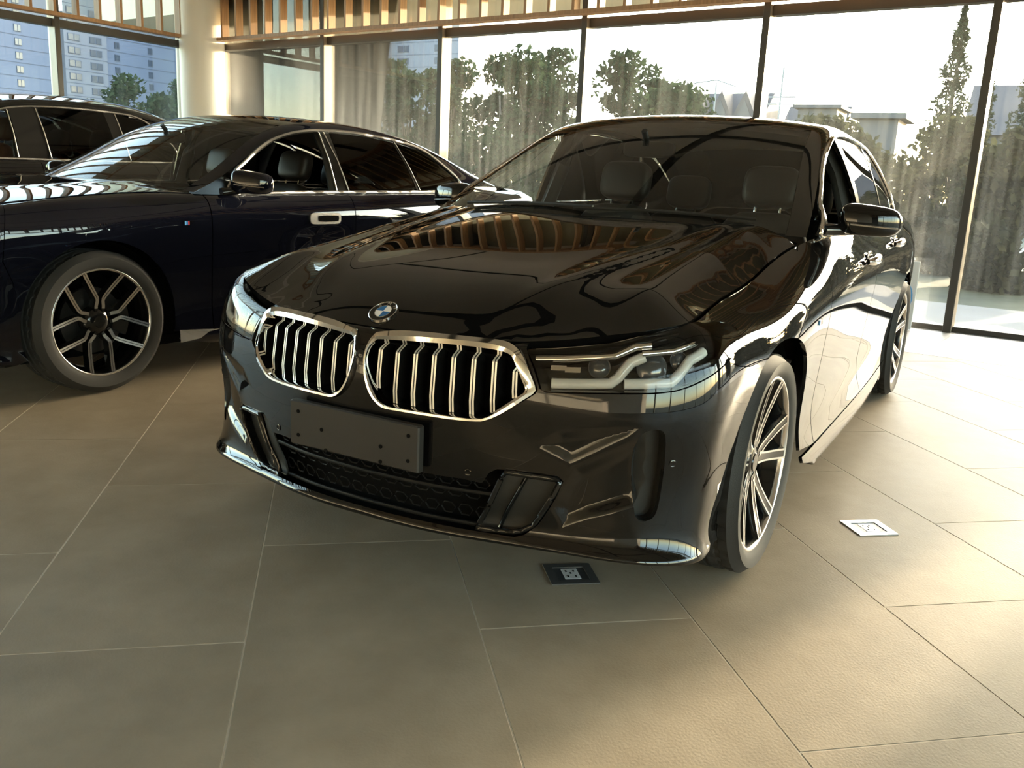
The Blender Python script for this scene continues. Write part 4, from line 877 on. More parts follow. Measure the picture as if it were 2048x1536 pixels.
# ---------------------------------------------------------------- the black hatchback in front
def build_gt():
    car = empty('car', (0, 0, 0))
    tag(car, 'black hatchback with chrome double kidney grille, nearest car facing the viewer', 'car')
    B = Body(GT); tk = B.tk[-1]
    L = dict(arch=(0.0, .358, .396), wb=3.07, doors=(.60, 1.66, 2.80), sill=.285, tail=3.72, win=(.86, 1.56, 1.66, 2.36, 2.40, 2.88), lean=.06, cend=3.5,
             header=4.05, hatch=7.6, hoody=(.33, .58), hoods=1.03, hgap=-.006, seat1=1.28, seat2=2.25, seatz=.36, dash=.62, rvm=(1.06, 1.335), trim='chrome', trimr=.011, open_front=True)
    B.disp = [(REC, -.016, .05), (WEDGE, -.008, .04)]
    car_shell(car, B, L, 'paint', True)
    interior(car, B, L, 'seat')
    fq = lambda s, t: B.W(s, t)
    # front bumper: one piece round the nose
    ya, za, ra = L['arch']; se = B.W(SEAM[-1][0], SEAM[-1][1])[0]; a_s = math.degrees(math.atan2(se[2] - za, se[1] - ya))
    lo = math.degrees(math.asin((.215 - za) / ra)); arc = inv_yz(B, *arc_yz(ya, za, ra, 180 - lo, a_s, 30).T)
    hlb = [(p[0], p[1] - .004) for p in HL[::-1] if p[0] < 1.07 and p[1] < .63]; hli = [p for p in HL[::-1] if p[0] < .53 and p[1] > .55]
    i_in = 0; bot = [(s, .0) for s in np.linspace(0, 1.10, 24)]
    hl_seq = HL[13:]                                                    # outer bottom round to the inner corner
    half = bot + [tuple(p) for p in arc] + [(a, b - .001) for a, b in SEAM[::-1][1:]] + [(a - (.004 if b > .556 and a < .52 else 0), b - .004) for a, b in hl_seq] + [(.466, .73), (.466, tk)] + [(s, tk) for s in np.linspace(.44, 0, 10)]
    mh = lambda loop: [(-a, b) for a, b in loop[::-1]]
    out = half + [(-a, b) for a, b in half[::-1] if a > 1e-6]
    ko = smooth_loop(KO, 90); ki = smooth_loop(KI, 90)
    shrink = ko * .92 + ki * .08
    li = [p for p in LI if p[0] > 0]; li_full = [(p[0], p[1]) for p in li] + [(-p[0], p[1]) for p in li[::-1]]
    slo = smooth_loop(SL, 60); holes = [shrink, shrink[::-1] * [-1, 1], li_full, slo, slo[::-1] * [-1, 1]]
    panel('front_bumper', fq, out, 'paint', car, holes=holes, h=.016, flange=.02, centre=(0, .3, .45), fine=[(REC, .008, .06), (WEDGE, .006, .04), (np.array(REC) * [-1, 1], .008, .06), (np.array(WEDGE) * [-1, 1], .006, .04)])
    # kidney grilles
    for sg in (1, -1):
        g = empty('kidney_grille', (0, 0, 0), parent=car); fl = ko.copy(); il = ki.copy()
        sink = lambda L, o: o - .020 * sstep((L[:, 0] - .43) / .08); md, mi2 = fl * .75 + il * .25, fl * .3 + il * .7
        rings = [lay(B, fl, sink(fl, -.012), sg), lay(B, fl, sink(fl, .004), sg), lay(B, md, sink(md, .013), sg), lay(B, mi2, sink(mi2, .012), sg), lay(B, il, sink(il, .006), sg), lay(B, il, sink(il, -.028), sg)]
        m = MB(); m.grid(np.array(rings), cv=True); m.build('grille_frame', 'chrome', g, angle=35)
        cb = il.mean(0); panel('grille_back', fq, cb + (il - cb) * 1.025, 'liner', g, h=.03, flange=-.085, off=-.085, mirror=sg < 0, centre=(0, .3, .45))
        for s0 in np.linspace(.052, .440, 8):
            tt = np.linspace(.44, .73, 120); ts = tt[poly_sd(il, np.full(120, s0), tt) > .004]
            if len(ts) < 20: continue
            t0, t1 = ts[0], ts[-1]; path = [(t1 + .006, .052), (t1 - .24 * (t1 - t0), .014), (t1 - .29 * (t1 - t0), .010), (t0 + .14 * (t1 - t0), .014), (t0 - .004, .018)]
            m = MB(); wv = .0065; rows = []; sec = ((-wv * 1.2, .05), (-wv, 0), (-wv * .30, 0), (-wv * .30, .002), (wv * .30, .002), (wv * .30, 0), (wv, 0), (wv * 1.2, .05))
            for t, dp in path:
                q = lay(B, [(s0 + ds, t) for ds, ex in sec], 0.0, sg); q[:, 1] += np.array([dp + ex for ds, ex in sec]); rows.append(q)
            rows = np.array(rows)
            m.grid(rows[:, :2]); m.grid(rows[:, 6:]); m.grid(rows[:, 3:5]); m.mat(1); m.grid(rows[:, 1:4]); m.grid(rows[:, 4:7])
            m.build('grille_fin', ['gloss', 'fin'], g, angle=30)
    # bridge between the kidneys with the camera
    b = lay(B, [(0, .60)], .002)[0]; m = MB(); m.lathe([(0, .013), (-.003, .013), (-.003, .006), (0, .0)], 24, 'y'); o = m.build('front_camera', 'gloss', car, angle=40); o.location = b
    # lamps
    for sg in (1, -1):
        h = empty('headlight', (0, 0, 0), parent=car); hl = smooth_loop(HL, 120)
        panel('lamp_cover', fq, hl, 'lens', h, h=.03, flange=.004, mirror=sg < 0, centre=(0, .3, .45))
        c0 = hl.mean(0); hi = c0 + (hl - c0) * .985
        panel('lamp_housing', fq, hi, 'gloss', h, h=.03, flange=-.055, off=-.06, mirror=sg < 0, centre=(0, .3, .45))
        bez = np.array([lay(B, hl, -.002, sg), lay(B, c0 + (hl - c0) * .95, -.012, sg), lay(B, c0 + (hl - c0) * .94, -.05, sg)]); m = MB(); m.grid(bez, cv=True); m.build('lamp_bezel', 'gloss', h, angle=35)
        for p in (D1, D2): ribbon(B, p, -.024, .0125, 'lamp_white', 'light_guide', h, sg, sx=1.1, sharp=True)
        for p in (U1, U2): ribbon(B, p, -.016, .0085, 'chrome', 'chrome_blade', h, sg, sx=1.3, sharp=True)
        for (s, t, r, of) in ((.655, .645, .026, -.05), (.80, .635, .036, -.055), (.885, .655, .024, -.05)):
            p = lay(B, [(s, t)], of, sg)[0]; nn = lay(B, [(s, t)], of + .01, sg)[0] - p; m = MB(); m.lathe([(-.02, r * 1.12), (.008, r * 1.1), (.008, r), (.014, r * .75), (.018, r * .35), (.0185, .0)], 28, 'z'); o = m.build('projector', 'projector', h, angle=35)
            o.matrix_local = Matrix.Translation(p) @ Vector(nn).to_track_quat('Z', 'Y').to_matrix().to_4x4()
        for (s, t) in ((.585, .632), (.548, .64)):
            P = lay(B, [(s - .018, t - .012), (s + .022, t - .012), (s + .022, t + .012), (s - .018, t + .012)], -.035, sg); m = MB(); m.add(P.tolist(), [(0, 1, 2, 3)]); P2 = P + (lay(B, [(s, t)], -.05, sg) - lay(B, [(s, t)], -.035, sg)); m.add(P2.tolist(), [(0, 1, 2, 3)])
            m.F += [(0, 1, 5, 4), (1, 2, 6, 5), (2, 3, 7, 6), (3, 0, 4, 7)]; m.I += [0] * 4; m.build('reflector', 'satin', h, smooth=False)
    # lower intake with honeycomb, side blades, corner slots
    panel('intake_back', fq, li_full, 'liner', car, h=.04, flange=-.07, off=-.075, centre=(0, .3, .45))
    m = MB()
    for row, (t0, n) in enumerate(((.145, 15), (.205, 15), (.255, 15))):
        for k in range(n):
            s0 = (k - (n - 1) / 2) * .052 + (.026 if row % 2 else 0)
            if abs(s0) > .375: continue
            pl = [(s0 + .022 * math.cos(a), t0 + .017 * math.sin(a)) for a in np.radians((0, 60, 120, 180, 240, 300))]
            m.tube([tuple(p) for p in lay(B, pl, -.038)], .0022, 5, closed=True)
    for t0 in (.115, .228): m.tube([tuple(p) for p in lay(B, [(s, t0) for s in np.linspace(-.4, .4, 30)], -.03)], .006, 6)
    m.build('intake_mesh', 'mesh', car, angle=60)
    for sg in (1, -1):
        bl = empty('bumper_blade', (0, 0, 0), parent=car); bf = smooth_loop(BF, 80) if False else densify(BF, .012)
        m = MB(); P = lay(B, bf, .003, sg); m.tube(P.tolist(), .0075, 6, closed=True); m.build('blade_frame', 'gloss', bl, angle=60)
        panel('blade_panel', fq, bf, 'matte', bl, h=.03, flange=.004, off=-.022, mirror=sg < 0, centre=(0, .3, .45))
        ribbon(B, [(.49, .312), (.452, .22), (.418, .12)], -.018, .010, 'gloss', 'blade_rib', bl, sg, sx=.6)
        sp = slo; panel('air_slot', fq, sp, 'matte', car, h=.03, flange=-.045, off=-.05, mirror=sg < 0, centre=(0, .3, .45))
    # lower lip
    ribbon(B, [(s, .012) for s in np.linspace(-.70, .70, 15)], .002, .010, 'matte', 'bumper_lip', car, 1, n=60)
    # plate carrier
    pc = empty('plate_bracket', (0, -.905, .490), parent=car); m = MB(); m.box((0, 0, 0), (.445, .026, .128), bev=.004)
    m.box((0, .02, .02), (.40, .03, .07)); m.build('bracket_plate', 'plate', pc, angle=30)
    m = MB()
    for x, z in ((-.19, .034), (.19, .034), (-.19, -.034), (.19, -.034), (-.105, -.004), (.1, -.012), (-.09, -.06), (.1, -.054)):
        m.prism([(x + .0055 * math.cos(a), z + .0055 * math.sin(a)) for a in np.linspace(0, 2 * math.pi, 12, endpoint=False)], -.0146, -.0125, lambda u, v, q: (u, q, v))
    m.build('bracket_holes', 'liner', pc, angle=30)
    # parking sensors
    for (s, t) in ((.335, .305), (-.335, .305), (.86, .36), (-.86, .36)):
        p = lay(B, [(s, t)], .0)[0]; nn = Vector(lay(B, [(s, t)], .01)[0] - p); m = MB(); m.lathe([(-.002, .010), (.0015, .010), (.0022, .008), (.0015, .0065), (.0012, .0)], 20, 'z'); o = m.build('parking_sensor', 'paint', car, angle=35); o.matrix_local = Matrix.Translation(p) @ nn.to_track_quat('Z', 'Y').to_matrix().to_4x4()
    # emblem
    P = B.H(0, -.785)[0]; N = normals_of(B.H, 0, -.785)[0]; N = N if N[2] > 0 else -N
    roundel(car, Vector(P) + Vector(N) * .003, N, (1, 0, 0), .084)
    # mirrors, handles, side badge
    for sg in (1, -1):
        mirror_unit(car, sg, .85, 1.068, .95, 1.036, 1.158, 'paint', (.80, .84, 1.05))
    for c in [o for o in car.children if o.name.split('.')[0] in ('front_door', 'rear_door')]:
        sg = 1 if np.mean([v.co.x for v in c.data.vertices]) > 0 else -1
        if c.name.startswith('front'): handle(c, B, 1.47, .915, sg, 'chrome')
        else: handle(c, B, 2.50, .95, sg, 'chrome')
    for sg in (1, -1):
        st = inv_yz(B, [.40], [.76])[0]; p = lay(B, [st], .002, sg)[0]; bd = empty('side_badge', (0, 0, 0), parent=car)
        for k, (dy, mt) in enumerate(((-.020, 'lightblue'), (-.012, 'blue'), (-.004, 'red'))): m = MB(); m.box((p[0], p[1] + dy, p[2]), (.004, .007, .018)); m.build('stripe', mt, bd, smooth=False)
        text_mesh('letter', 'M', .030, 'white', bd, Matrix.Translation((p[0] + sg * .001, p[1] + .013, p[2])) @ Matrix.Rotation(math.pi / 2 * sg, 4, 'Z') @ Matrix.Rotation(math.pi / 2, 4, 'X'), .001)
    # wipers
    for x0, x1 in ((-.55, .05), (-.02, .60)):
        a, b = B.T(x0 / .75, .25)[0], B.T(x1 / .75, .32)[0]; m = MB(); m.tube([tuple(a + [0, -.02, .012]), tuple((a + b) / 2 + [0, -.03, .02]), tuple(b + [0, -.02, .012])], .007, 6); m.build('wiper', 'matte', car)
    for sg in (1, -1):
        for yy, st in ((0, .12), (3.07, .5)):
            xw = .776 if yy == 0 else .786
            wheel(car, 'wheel', (sg * xw, yy, .352), sg, 'vee', spoke_off=st)
    return car
build_gt()
# ---------------------------------------------------------------- the two cars behind
def front_face(car, B, kid, lamps, intake):
    fq = lambda s, t: B.W(s, t)
    for sg in (1, -1):
        g = empty('kidney_grille', (0, 0, 0), parent=car); fl = smooth_loop(kid, 70); c = fl.mean(0); il = c + (fl - c) * .90
        panel('grille_back', fq, il, 'liner', g, h=.05, flange=.004, off=.003, mirror=sg < 0, centre=(0, .3, .45))
        m = MB(); m.grid(np.array([lay(B, fl, .0, sg), lay(B, c + (fl - c) * .99, .014, sg), lay(B, c + (fl - c) * .93, .016, sg), lay(B, il, .003, sg)]), cv=True); m.build('grille_frame', 'chrome', g, angle=35)
        for s0 in np.linspace(il[:, 0].min() + .03, il[:, 0].max() - .03, 9):
            tt = np.linspace(.1, .75, 120); ts = tt[poly_sd(il, np.full(120, s0), tt) > .004]
            if len(ts) < 8: continue
            P = np.array([lay(B, [(s0 - .006, t), (s0 - .004, t), (s0 + .004, t), (s0 + .006, t)], np.array([.002, .012, .012, .002]), sg) for t in np.linspace(ts[0], ts[-1], 6)]); m = MB(); m.grid(P); m.build('grille_fin', 'gloss', g, angle=40)
        for k, lp in enumerate(lamps):
            h = empty('headlight', (0, 0, 0), parent=car); panel('lamp_cover', fq, lp, 'projector', h, h=.05, flange=.006, off=.004, mirror=sg < 0, centre=(0, .3, .45))
            q = np.array(lp); ribbon(B, [(q[:, 0].min() + .03, q[:, 1].mean()), (q[:, 0].mean(), q[:, 1].mean()), (q[:, 0].max() - .04, q[:, 1].mean() + .01)], .006, .006, 'lamp_white', 'light_guide', h, sg)
    panel('lower_intake', fq, intake, 'matte', car, h=.06, flange=.01, off=.004, centre=(0, .3, .45))
def build_limo():
    car = empty('car', (-3.444, .199, 0), math.radians(-3)); tag(car, 'long blue-black saloon with chrome window surround parked behind the nearest car', 'car')
    B = Body(LIMO)
    L = dict(arch=(0.0, .376, .412), wb=3.215, doors=(.66, 1.82, 2.98), sill=.262, tail=3.95, win=(.93, 1.74, 1.83, 2.56, 2.585, 3.12), lean=.10, cend=3.68,
             header=4.05, hatch=7.7, hoody=(.37, .60), hoods=1.10, hgap=-.004, seat1=1.38, seat2=2.55, seatz=.36, dash=.66, rvm=(1.12, 1.34), trim='satin', trimr=.013, strips=True, open_front=True)
    car_shell(car, B, L, 'paint_blue'); interior(car, B, L, 'seat')
    tk = B.tk[-1]; ya, za, ra = L['arch']
    arc = inv_yz(B, *arc_yz(ya, za, ra, 202, 172, 8).T); half = [(s, 0.0) for s in np.linspace(0, 1.0, 14)] + [tuple(p) for p in arc] + [tuple(p) for p in inv_yz(B, [-.435, -.475], [.60, .70])] + [(s, tk) for s in np.linspace(float(B.sy(-.485)), 0, 16)]
    panel('front_bumper', lambda s, t: B.W(s, t), half + [(-a, b) for a, b in half[::-1] if a > 1e-6], 'paint_blue', car, h=.05, centre=(0, .3, .45))
    front_face(car, B, [(.05, .34), (.36, .34), (.41, .45), (.40, .62), (.36, .67), (.09, .67), (.04, .60), (.035, .42)], [[(.47, .64), (.80, .64), (.84, .66), (.82, .685), (.47, .685)], [(.52, .50), (.78, .50), (.80, .56), (.52, .57)]], [(-.55, .10), (.55, .10), (.60, .22), (-.60, .22)])
    for sg in (1, -1):
        mirror_unit(car, sg, .885, 1.10, .90, 1.032, 1.165, 'paint_blue', (.86, .80, 1.03))
        bd = empty('side_badge', (0, 0, 0), parent=car); p = lay(B, inv_yz(B, [.51], [.867]), .002, sg)[0]
        for dy, mt in ((-.028, 'lightblue'), (-.018, 'blue'), (-.008, 'red')): m = MB(); m.box((p[0], p[1] + dy, p[2]), (.004, .008, .020)); m.build('stripe', mt, bd, smooth=False)
        text_mesh('letter', 'M', .032, 'chrome', bd, Matrix.Translation((p[0] + sg * .001, p[1] + .015, p[2])) @ Matrix.Rotation(math.pi / 2 * sg, 4, 'Z') @ Matrix.Rotation(math.pi / 2, 4, 'X'), .001)
        # bright foot of the fender
        m = MB(); q = inv_yz(B, [.43, .43, .56, .62, .70], [.285, .215, .225, .255, .262]); P = lay(B, q, .004, sg); m.add(P.tolist(), [tuple(range(5))]); m.build('sill_trim', 'satin', car, smooth=False)
        wheel(car, 'wheel', (sg * .795, 0, .369), sg, 'kink', R=.369, rim=.277, width=.25, spoke_off=math.radians(86)); wheel(car, 'wheel', (sg * .80, 3.215, .369), sg, 'kink', R=.369, rim=.277, width=.25)
    for c in [o for o in car.children if o.name.split('.')[0] in ('front_door', 'rear_door')]:
        sg = 1 if np.mean([v.co.x for v in c.data.vertices]) > 0 else -1
        handle(c, B, 1.535 if c.name.startswith('front') else 2.72, .882, sg, 'satin', length=.27, flush=True)
    return car
def build_suv():
    car = empty('car', (-6.87, .448, 0), math.radians(-3)); tag(car, 'tall black estate car with brown seats, partly hidden at the far left', 'car')
    B = Body(SUV)
    L = dict(arch=(0.0, .395, .43), wb=2.975, doors=(.55, 1.60, 2.74), sill=.33, tail=3.62, win=(.80, 1.44, 1.70, 2.36, 2.47, 2.98), lean=.05, cend=3.54,
             header=4.05, hatch=7.7, hoody=(.28, .52), hoods=1.10, hgap=-.004, seat1=1.15, seat2=2.1, seatz=.56, dash=.52, rvm=(.95, 1.50), trim='satin', trimr=.010, strips=True)
    car_shell(car, B, L, 'paint_suv'); interior(car, B, L, 'seatbrown')
    tk = B.tk[-1]; ya, za, ra = L['arch']
    arc = inv_yz(B, *arc_yz(ya, za, ra, 200, 172, 8).T); half = [(s, 0.0) for s in np.linspace(0, 1.0, 14)] + [tuple(p) for p in arc] + [tuple(p) for p in inv_yz(B, [-.45, -.475], [.60, .70])] + [(s, tk) for s in np.linspace(float(B.sy(-.485)), 0, 16)]
    panel('front_bumper', lambda s, t: B.W(s, t), half + [(-a, b) for a, b in half[::-1] if a > 1e-6], 'paint_suv', car, h=.06, centre=(0, .3, .45))
    front_face(car, B, [(.05, .44), (.28, .44), (.33, .50), (.32, .62), (.28, .67), (.08, .67), (.04, .62), (.035, .50)], [[(.44, .58), (.78, .57), (.86, .62), (.82, .67), (.44, .66)]], [(-.62, .14), (.62, .14), (.66, .28), (-.66, .28)])
    for sg in (1, -1):
        mirror_unit(car, sg, .92, 1.12, .78, 1.16, 1.32, 'paint_suv', (.88, .70, 1.16))
        for yy in (0, 2.975): wheel(car, 'wheel', (sg * .84, yy, .385), sg, 'vee', R=.385, rim=.28, width=.27)
    for c in [o for o in car.children if o.name.split('.')[0] in ('front_door', 'rear_door')]:
        sg = 1 if np.mean([v.co.x for v in c.data.vertices]) > 0 else -1
        handle(c, B, 1.40 if c.name.startswith('front') else 2.45, 1.0, sg, 'chrome')
    return car
build_limo(); build_suv()
# ---------------------------------------------------------------- outside the windows
def leaf_mat(name, c1, c2, tl=.35):
    m, n, l, b = new_mat(name); out = n['Material Output']; n.remove(b)
    g = n.new('ShaderNodeNewGeometry'); r = n.new('ShaderNodeValToRGB'); r.color_ramp.elements[0].color = (*c1, 1); r.color_ramp.elements[1].color = (*c2, 1); l.new(g.outputs['Random Per Island'], r.inputs[0])
    d = n.new('ShaderNodeBsdfDiffuse'); t = n.new('ShaderNodeBsdfTranslucent'); x = n.new('ShaderNodeMixShader'); x.inputs[0].default_value = tl
    l.new(r.outputs[0], d.inputs[0]); l.new(r.outputs[0], t.inputs[0]); l.new(d.outputs[0], x.inputs[1]); l.new(t.outputs[0], x.inputs[2]); l.new(x.outputs[0], out.inputs[0]); return m
M['leaf'] = leaf_mat('broad_leaf', (.009, .018, .009), (.028, .042, .020)); M['leaf2'] = leaf_mat('dry_leaf', (.018, .022, .011), (.048, .048, .024)); M['needle'] = leaf_mat('conifer_needle', (.013, .019, .010), (.036, .040, .022))
M['bark'] = pbr('bark', (.07, .055, .04), .9, noise=.3, nscale=12); M['asphalt'] = pbr('road', (.09, .088, .085), .9, noise=.15, nscale=3); M['grass'] = pbr('verge', (.045, .05, .025), .95, noise=.4, nscale=1.5); M['pave'] = pbr('outside_paving', (.10, .10, .095), .8, noise=.12, nscale=2)
M['soffit'] = pbr('soffit', (.44, .42, .34), .7); M['facade'] = pbr('tower_cladding', (.075, .092, .14), .6, noise=.06, nscale=.05); M['facade2'] = pbr('pale_cladding', (.11, .115, .14), .6, noise=.06, nscale=.05); M['band'] = pbr('cladding_joint', (.045, .055, .085), .7)
M['farglass'] = pbr('far_window', (.03, .04, .06), .2); M['roof_red'] = pbr('roof_tile', (.04, .03, .028), .8, noise=.15, nscale=.6); M['render_wall'] = pbr('house_wall', (.045, .04, .038), .8); M['cream'] = pbr('cream_wall', (.07, .06, .05), .8)
M['metalgrey'] = pbr('pole_metal', (.12, .12, .12), .6)
def slab(nm, pts, z0, z1, mat, kind='structure'):
    m = MB(); m.prism(pts, z0, z1); o = m.build(nm, mat, smooth=False); tag(o, kind=kind); return o
p = lambda a, d: tuple((F1 @ Vector((a, d, 0)))[:2])
slab('trim_2', [p(-14, -.02), p(-14, -2.0), p(12, -2.0), p(12, -.02)], 3.475, 6.6, 'soffit')
slab('floor_outside', [(-400, -120), (200, -120), (200, 400), (-400, 400)], -.40, -.20, 'grass')
slab('floor_terrace', [p(-16, -.12), p(-16, -3.4), p(14, -3.4), p(14, -.12)], -.20, -.10, 'pave'); slab('floor_terrace_side', [(-17, -16), (-10.6 - .9, -16), (-10.6, 8.2), (-15.6, 8.2)], -.20, -.10, 'pave')
slab('floor_road', [(-60, 24), (60, 19), (60, 27), (-60, 32)], -.20, -.17, 'asphalt')
def leaves(name, P, N, size, mat, parent, seed=1, asp=.55):
    r = np.random.default_rng(seed); n = len(P); V = np.zeros((n, 4, 3)); ax = r.normal(size=(n, 3)); ax /= np.linalg.norm(ax, axis=1, keepdims=True); bx = np.cross(ax, r.normal(size=(n, 3))); bx /= np.linalg.norm(bx, axis=1, keepdims=True)
    s = size * r.uniform(.6, 1.25, (n, 1)); V[:, 0] = P - ax * s * .5; V[:, 2] = P + ax * s * .5; V[:, 1] = P + bx * s * asp * .5; V[:, 3] = P - bx * s * asp * .5
    me = bpy.data.meshes.new(name); me.from_pydata(V.reshape(-1, 3).tolist(), [], np.arange(4 * n).reshape(n, 4).tolist()); me.update(); o = link(name, me, mat, parent); tag(o, kind='stuff'); return o
def tree(name, loc, h, rad, label, group, mat='leaf', n=3200, size=.2, seed=1, trunk=.9, blobs=11, low=.25):
    r = np.random.default_rng(seed); t = empty(name, loc); tag(t, label, 'tree' if 'tree' in name else 'shrub', group)
    m = MB(); m.tube([(0, 0, 0), (.05 * r.normal(), .05 * r.normal(), h * .35), (.1 * r.normal(), .1 * r.normal(), h * .75)], [.035 * h * .5 + .02, .03 * h * .4 + .015, .02], 8)
    C = []
    for k in range(blobs):
        z = h * (low + (1 - low) * (k + .6) / blobs) - .1 * h * r.random(); a = r.uniform(0, 6.28); q = rad * (.25 + .75 * max(0.0, math.sin(math.pi * min(.97, max(.03, (z / h - low * .6) / (1 - low * .6)))))**.8) * r.uniform(.25, .75)
        C.append((q * math.cos(a), q * math.sin(a), z, rad * r.uniform(.30, .52))); m.tube([(0, 0, z * .55), (q * .6 * math.cos(a), q * .6 * math.sin(a), z * .85), (q * math.cos(a), q * math.sin(a), z)], [.03, .018, .008], 5)
    m.build('trunk', 'bark', t, angle=60); C = np.array(C); i = r.integers(0, len(C), n); d = r.normal(size=(n, 3)); d /= np.linalg.norm(d, axis=1, keepdims=True)
    P = C[i, :3] + d * C[i, 3:4] * (r.uniform(.45, 1.08, (n, 1))) * [1, 1, .8]; P[:, 2] = np.clip(P[:, 2], .05, h * 1.02)
    leaves('foliage', P, None, size, mat, t, seed); return t
rt = np.random.default_rng(3)
# two rows of broad-leaved trees along the verge, tops read from the skyline
ORD = ['first', 'second', 'third', 'fourth', 'fifth', 'sixth', 'seventh', 'eighth', 'ninth', 'tenth', 'eleventh', 'twelfth']
SKX = [-30, -22.5, -20.2, -18, -15.8, -13.6, -11.1, -10, -9.2, -8.3, -7.3, -6.5, -5.2]; SKZ = [4.4, 4.2, 4.0, 4.7, 4.35, 4.5, 4.77, 4.45, 4.67, 4.4, 4.1, 3.6, 2.9]
for rw, (y, x0, st, nn, word) in enumerate(((18.4, -25.0, 1.9, 11, 'nearer'), (23.0, -27.6, 2.05, 11, 'farther'))):
    for k in range(nn):
        x = x0 + st * k; yk = y + (.95 if k % 2 else -.95); f = (yk + 2.7) / 22.7; xs = 1.5 + (x - 1.5) / f; h = 1.18 + (float(np.interp(xs, SKX, SKZ)) - 1.18) * f
        tree('broadleaf_tree', (x, yk, -.2), h + .2 + .18 * math.sin(k * 3.1 + rw), 1.12, 'green broad-leaved tree, %s from the left in the %s row outside the back windows' % (ORD[k], word), 'rows of trees outside the back windows', 'leaf', 3600, .2, 10 + k + 20 * rw, low=.08, blobs=16)
shr = [(-25, 15.2, 2.3, 1.3), (-18.6, 15.2, 2.2, 1.3), (-16, 15.2, 2.4, 1.3), (-12.6, 15, 2.2, 1.3), (-9.6, 15.0, 2.3, 1.3), (-6.9, 14.4, 2.0, 1.1), (-4.9, 15.8, 1.9, 1.0), (-3.5, 13.6, 2.0, 1.0), (-2.3, 16.2, 2.7, 1.1), (-1.2, 13.6, 2.2, 1.0), (.1, 16.2, 2.7, 1.1), (1.2, 13.6, 2.3, 1.0), (2.6, 16.2, 3.0, 1.2), (3.9, 13.6, 2.9, 1.2), (5.6, 16.4, 3.3, 1.3), (7.0, 13.7, 3.0, 1.3), (9.0, 16.4, 3.3, 1.4), (11, 13.8, 3.1, 1.4), (13.2, 16.4, 3.4, 1.5)]  # unseen ones past the right edge are added to block the low sun
sd = ['shrub outside the corner bay', 'shrub below the second tree in the corner bay', 'shrub low in the second bay', 'shrub behind the saloon boot', 'shrub behind the nearest car bonnet', 'shrub hidden behind the windscreen of the nearest car', 'shrub behind the roof of the nearest car', 'yellowish shrub just right of the nearest car roof', 'taller shrub under the left side of the conifer', 'shrub under the tall conifer', 'shrub left of the last mullion', 'shrub right of the last mullion', 'shrub at the right picture edge', 'unseen shrub added to block low sun, just beyond the right picture edge', 'tall unseen shrub added to block low sun, two past the right picture edge', 'unseen shrub added to block low sun, three past the right picture edge', 'tall unseen shrub added to block low sun, four past the right picture edge', 'unseen shrub added to block low sun, five past the right picture edge', 'tallest unseen shrub added to block low sun, furthest right outside']
for k, ((x, y, h, r), lb) in enumerate(zip(shr, sd)): tree('shrub', (x, y, -.2), h + .1, r, 'dusty olive ' + lb, 'shrubs outside the back windows', 'leaf2' if k > 5 else 'leaf', (9000 if k > 10 else 6500) if k > 6 else 3000, .22 if k > 10 else .17, 40 + k, low=.03, blobs=24)
for k, (x, y, h, r, n, lb) in enumerate([(-1.35, 30, 7.35, 1.35, 2900, 'tall slender conifer left of the last mullion'), (-.75, 38, 6.7, 1.0, 1700, 'narrow conifer just right of the last mullion'), (.75, 35, 7.7, 1.3, 2300, 'tall conifer at the right picture edge'), (-6.3, 38, 4.5, 1.0, 2200, 'small pointed conifer beside the flat-roofed block')]):
    t = empty('conifer_tree', (x, y, -.2)); tag(t, lb, 'tree', 'conifers outside'); r_ = np.random.default_rng(70 + k); m = MB(); m.tube([(0, 0, 0), (0, 0, h * .5), (.04, 0, h)], [.13, .08, .015], 8)
    z = h * (.12 + .88 * r_.random(n)**1.15); rr = r * (1 - z / h)**.75 * np.sqrt(r_.uniform(.02, 1, n)) * (.75 + .25 * np.sin(z * 6)); a = r_.uniform(0, 6.28, n); P = np.stack([rr * np.cos(a), rr * np.sin(a), z - rr * .18], 1)
    for q in range(26): zz = h * (.15 + .8 * q / 26); b = r * (1 - zz / h)**.75 * .85; an = q * 2.4; m.tube([(0, 0, zz), (b * math.cos(an), b * math.sin(an), zz - b * .15)], [.02, .005], 4)
    m.build('trunk', 'bark', t, angle=60); leaves('foliage', P, None, .24, 'needle', t, 90 + k, .35)
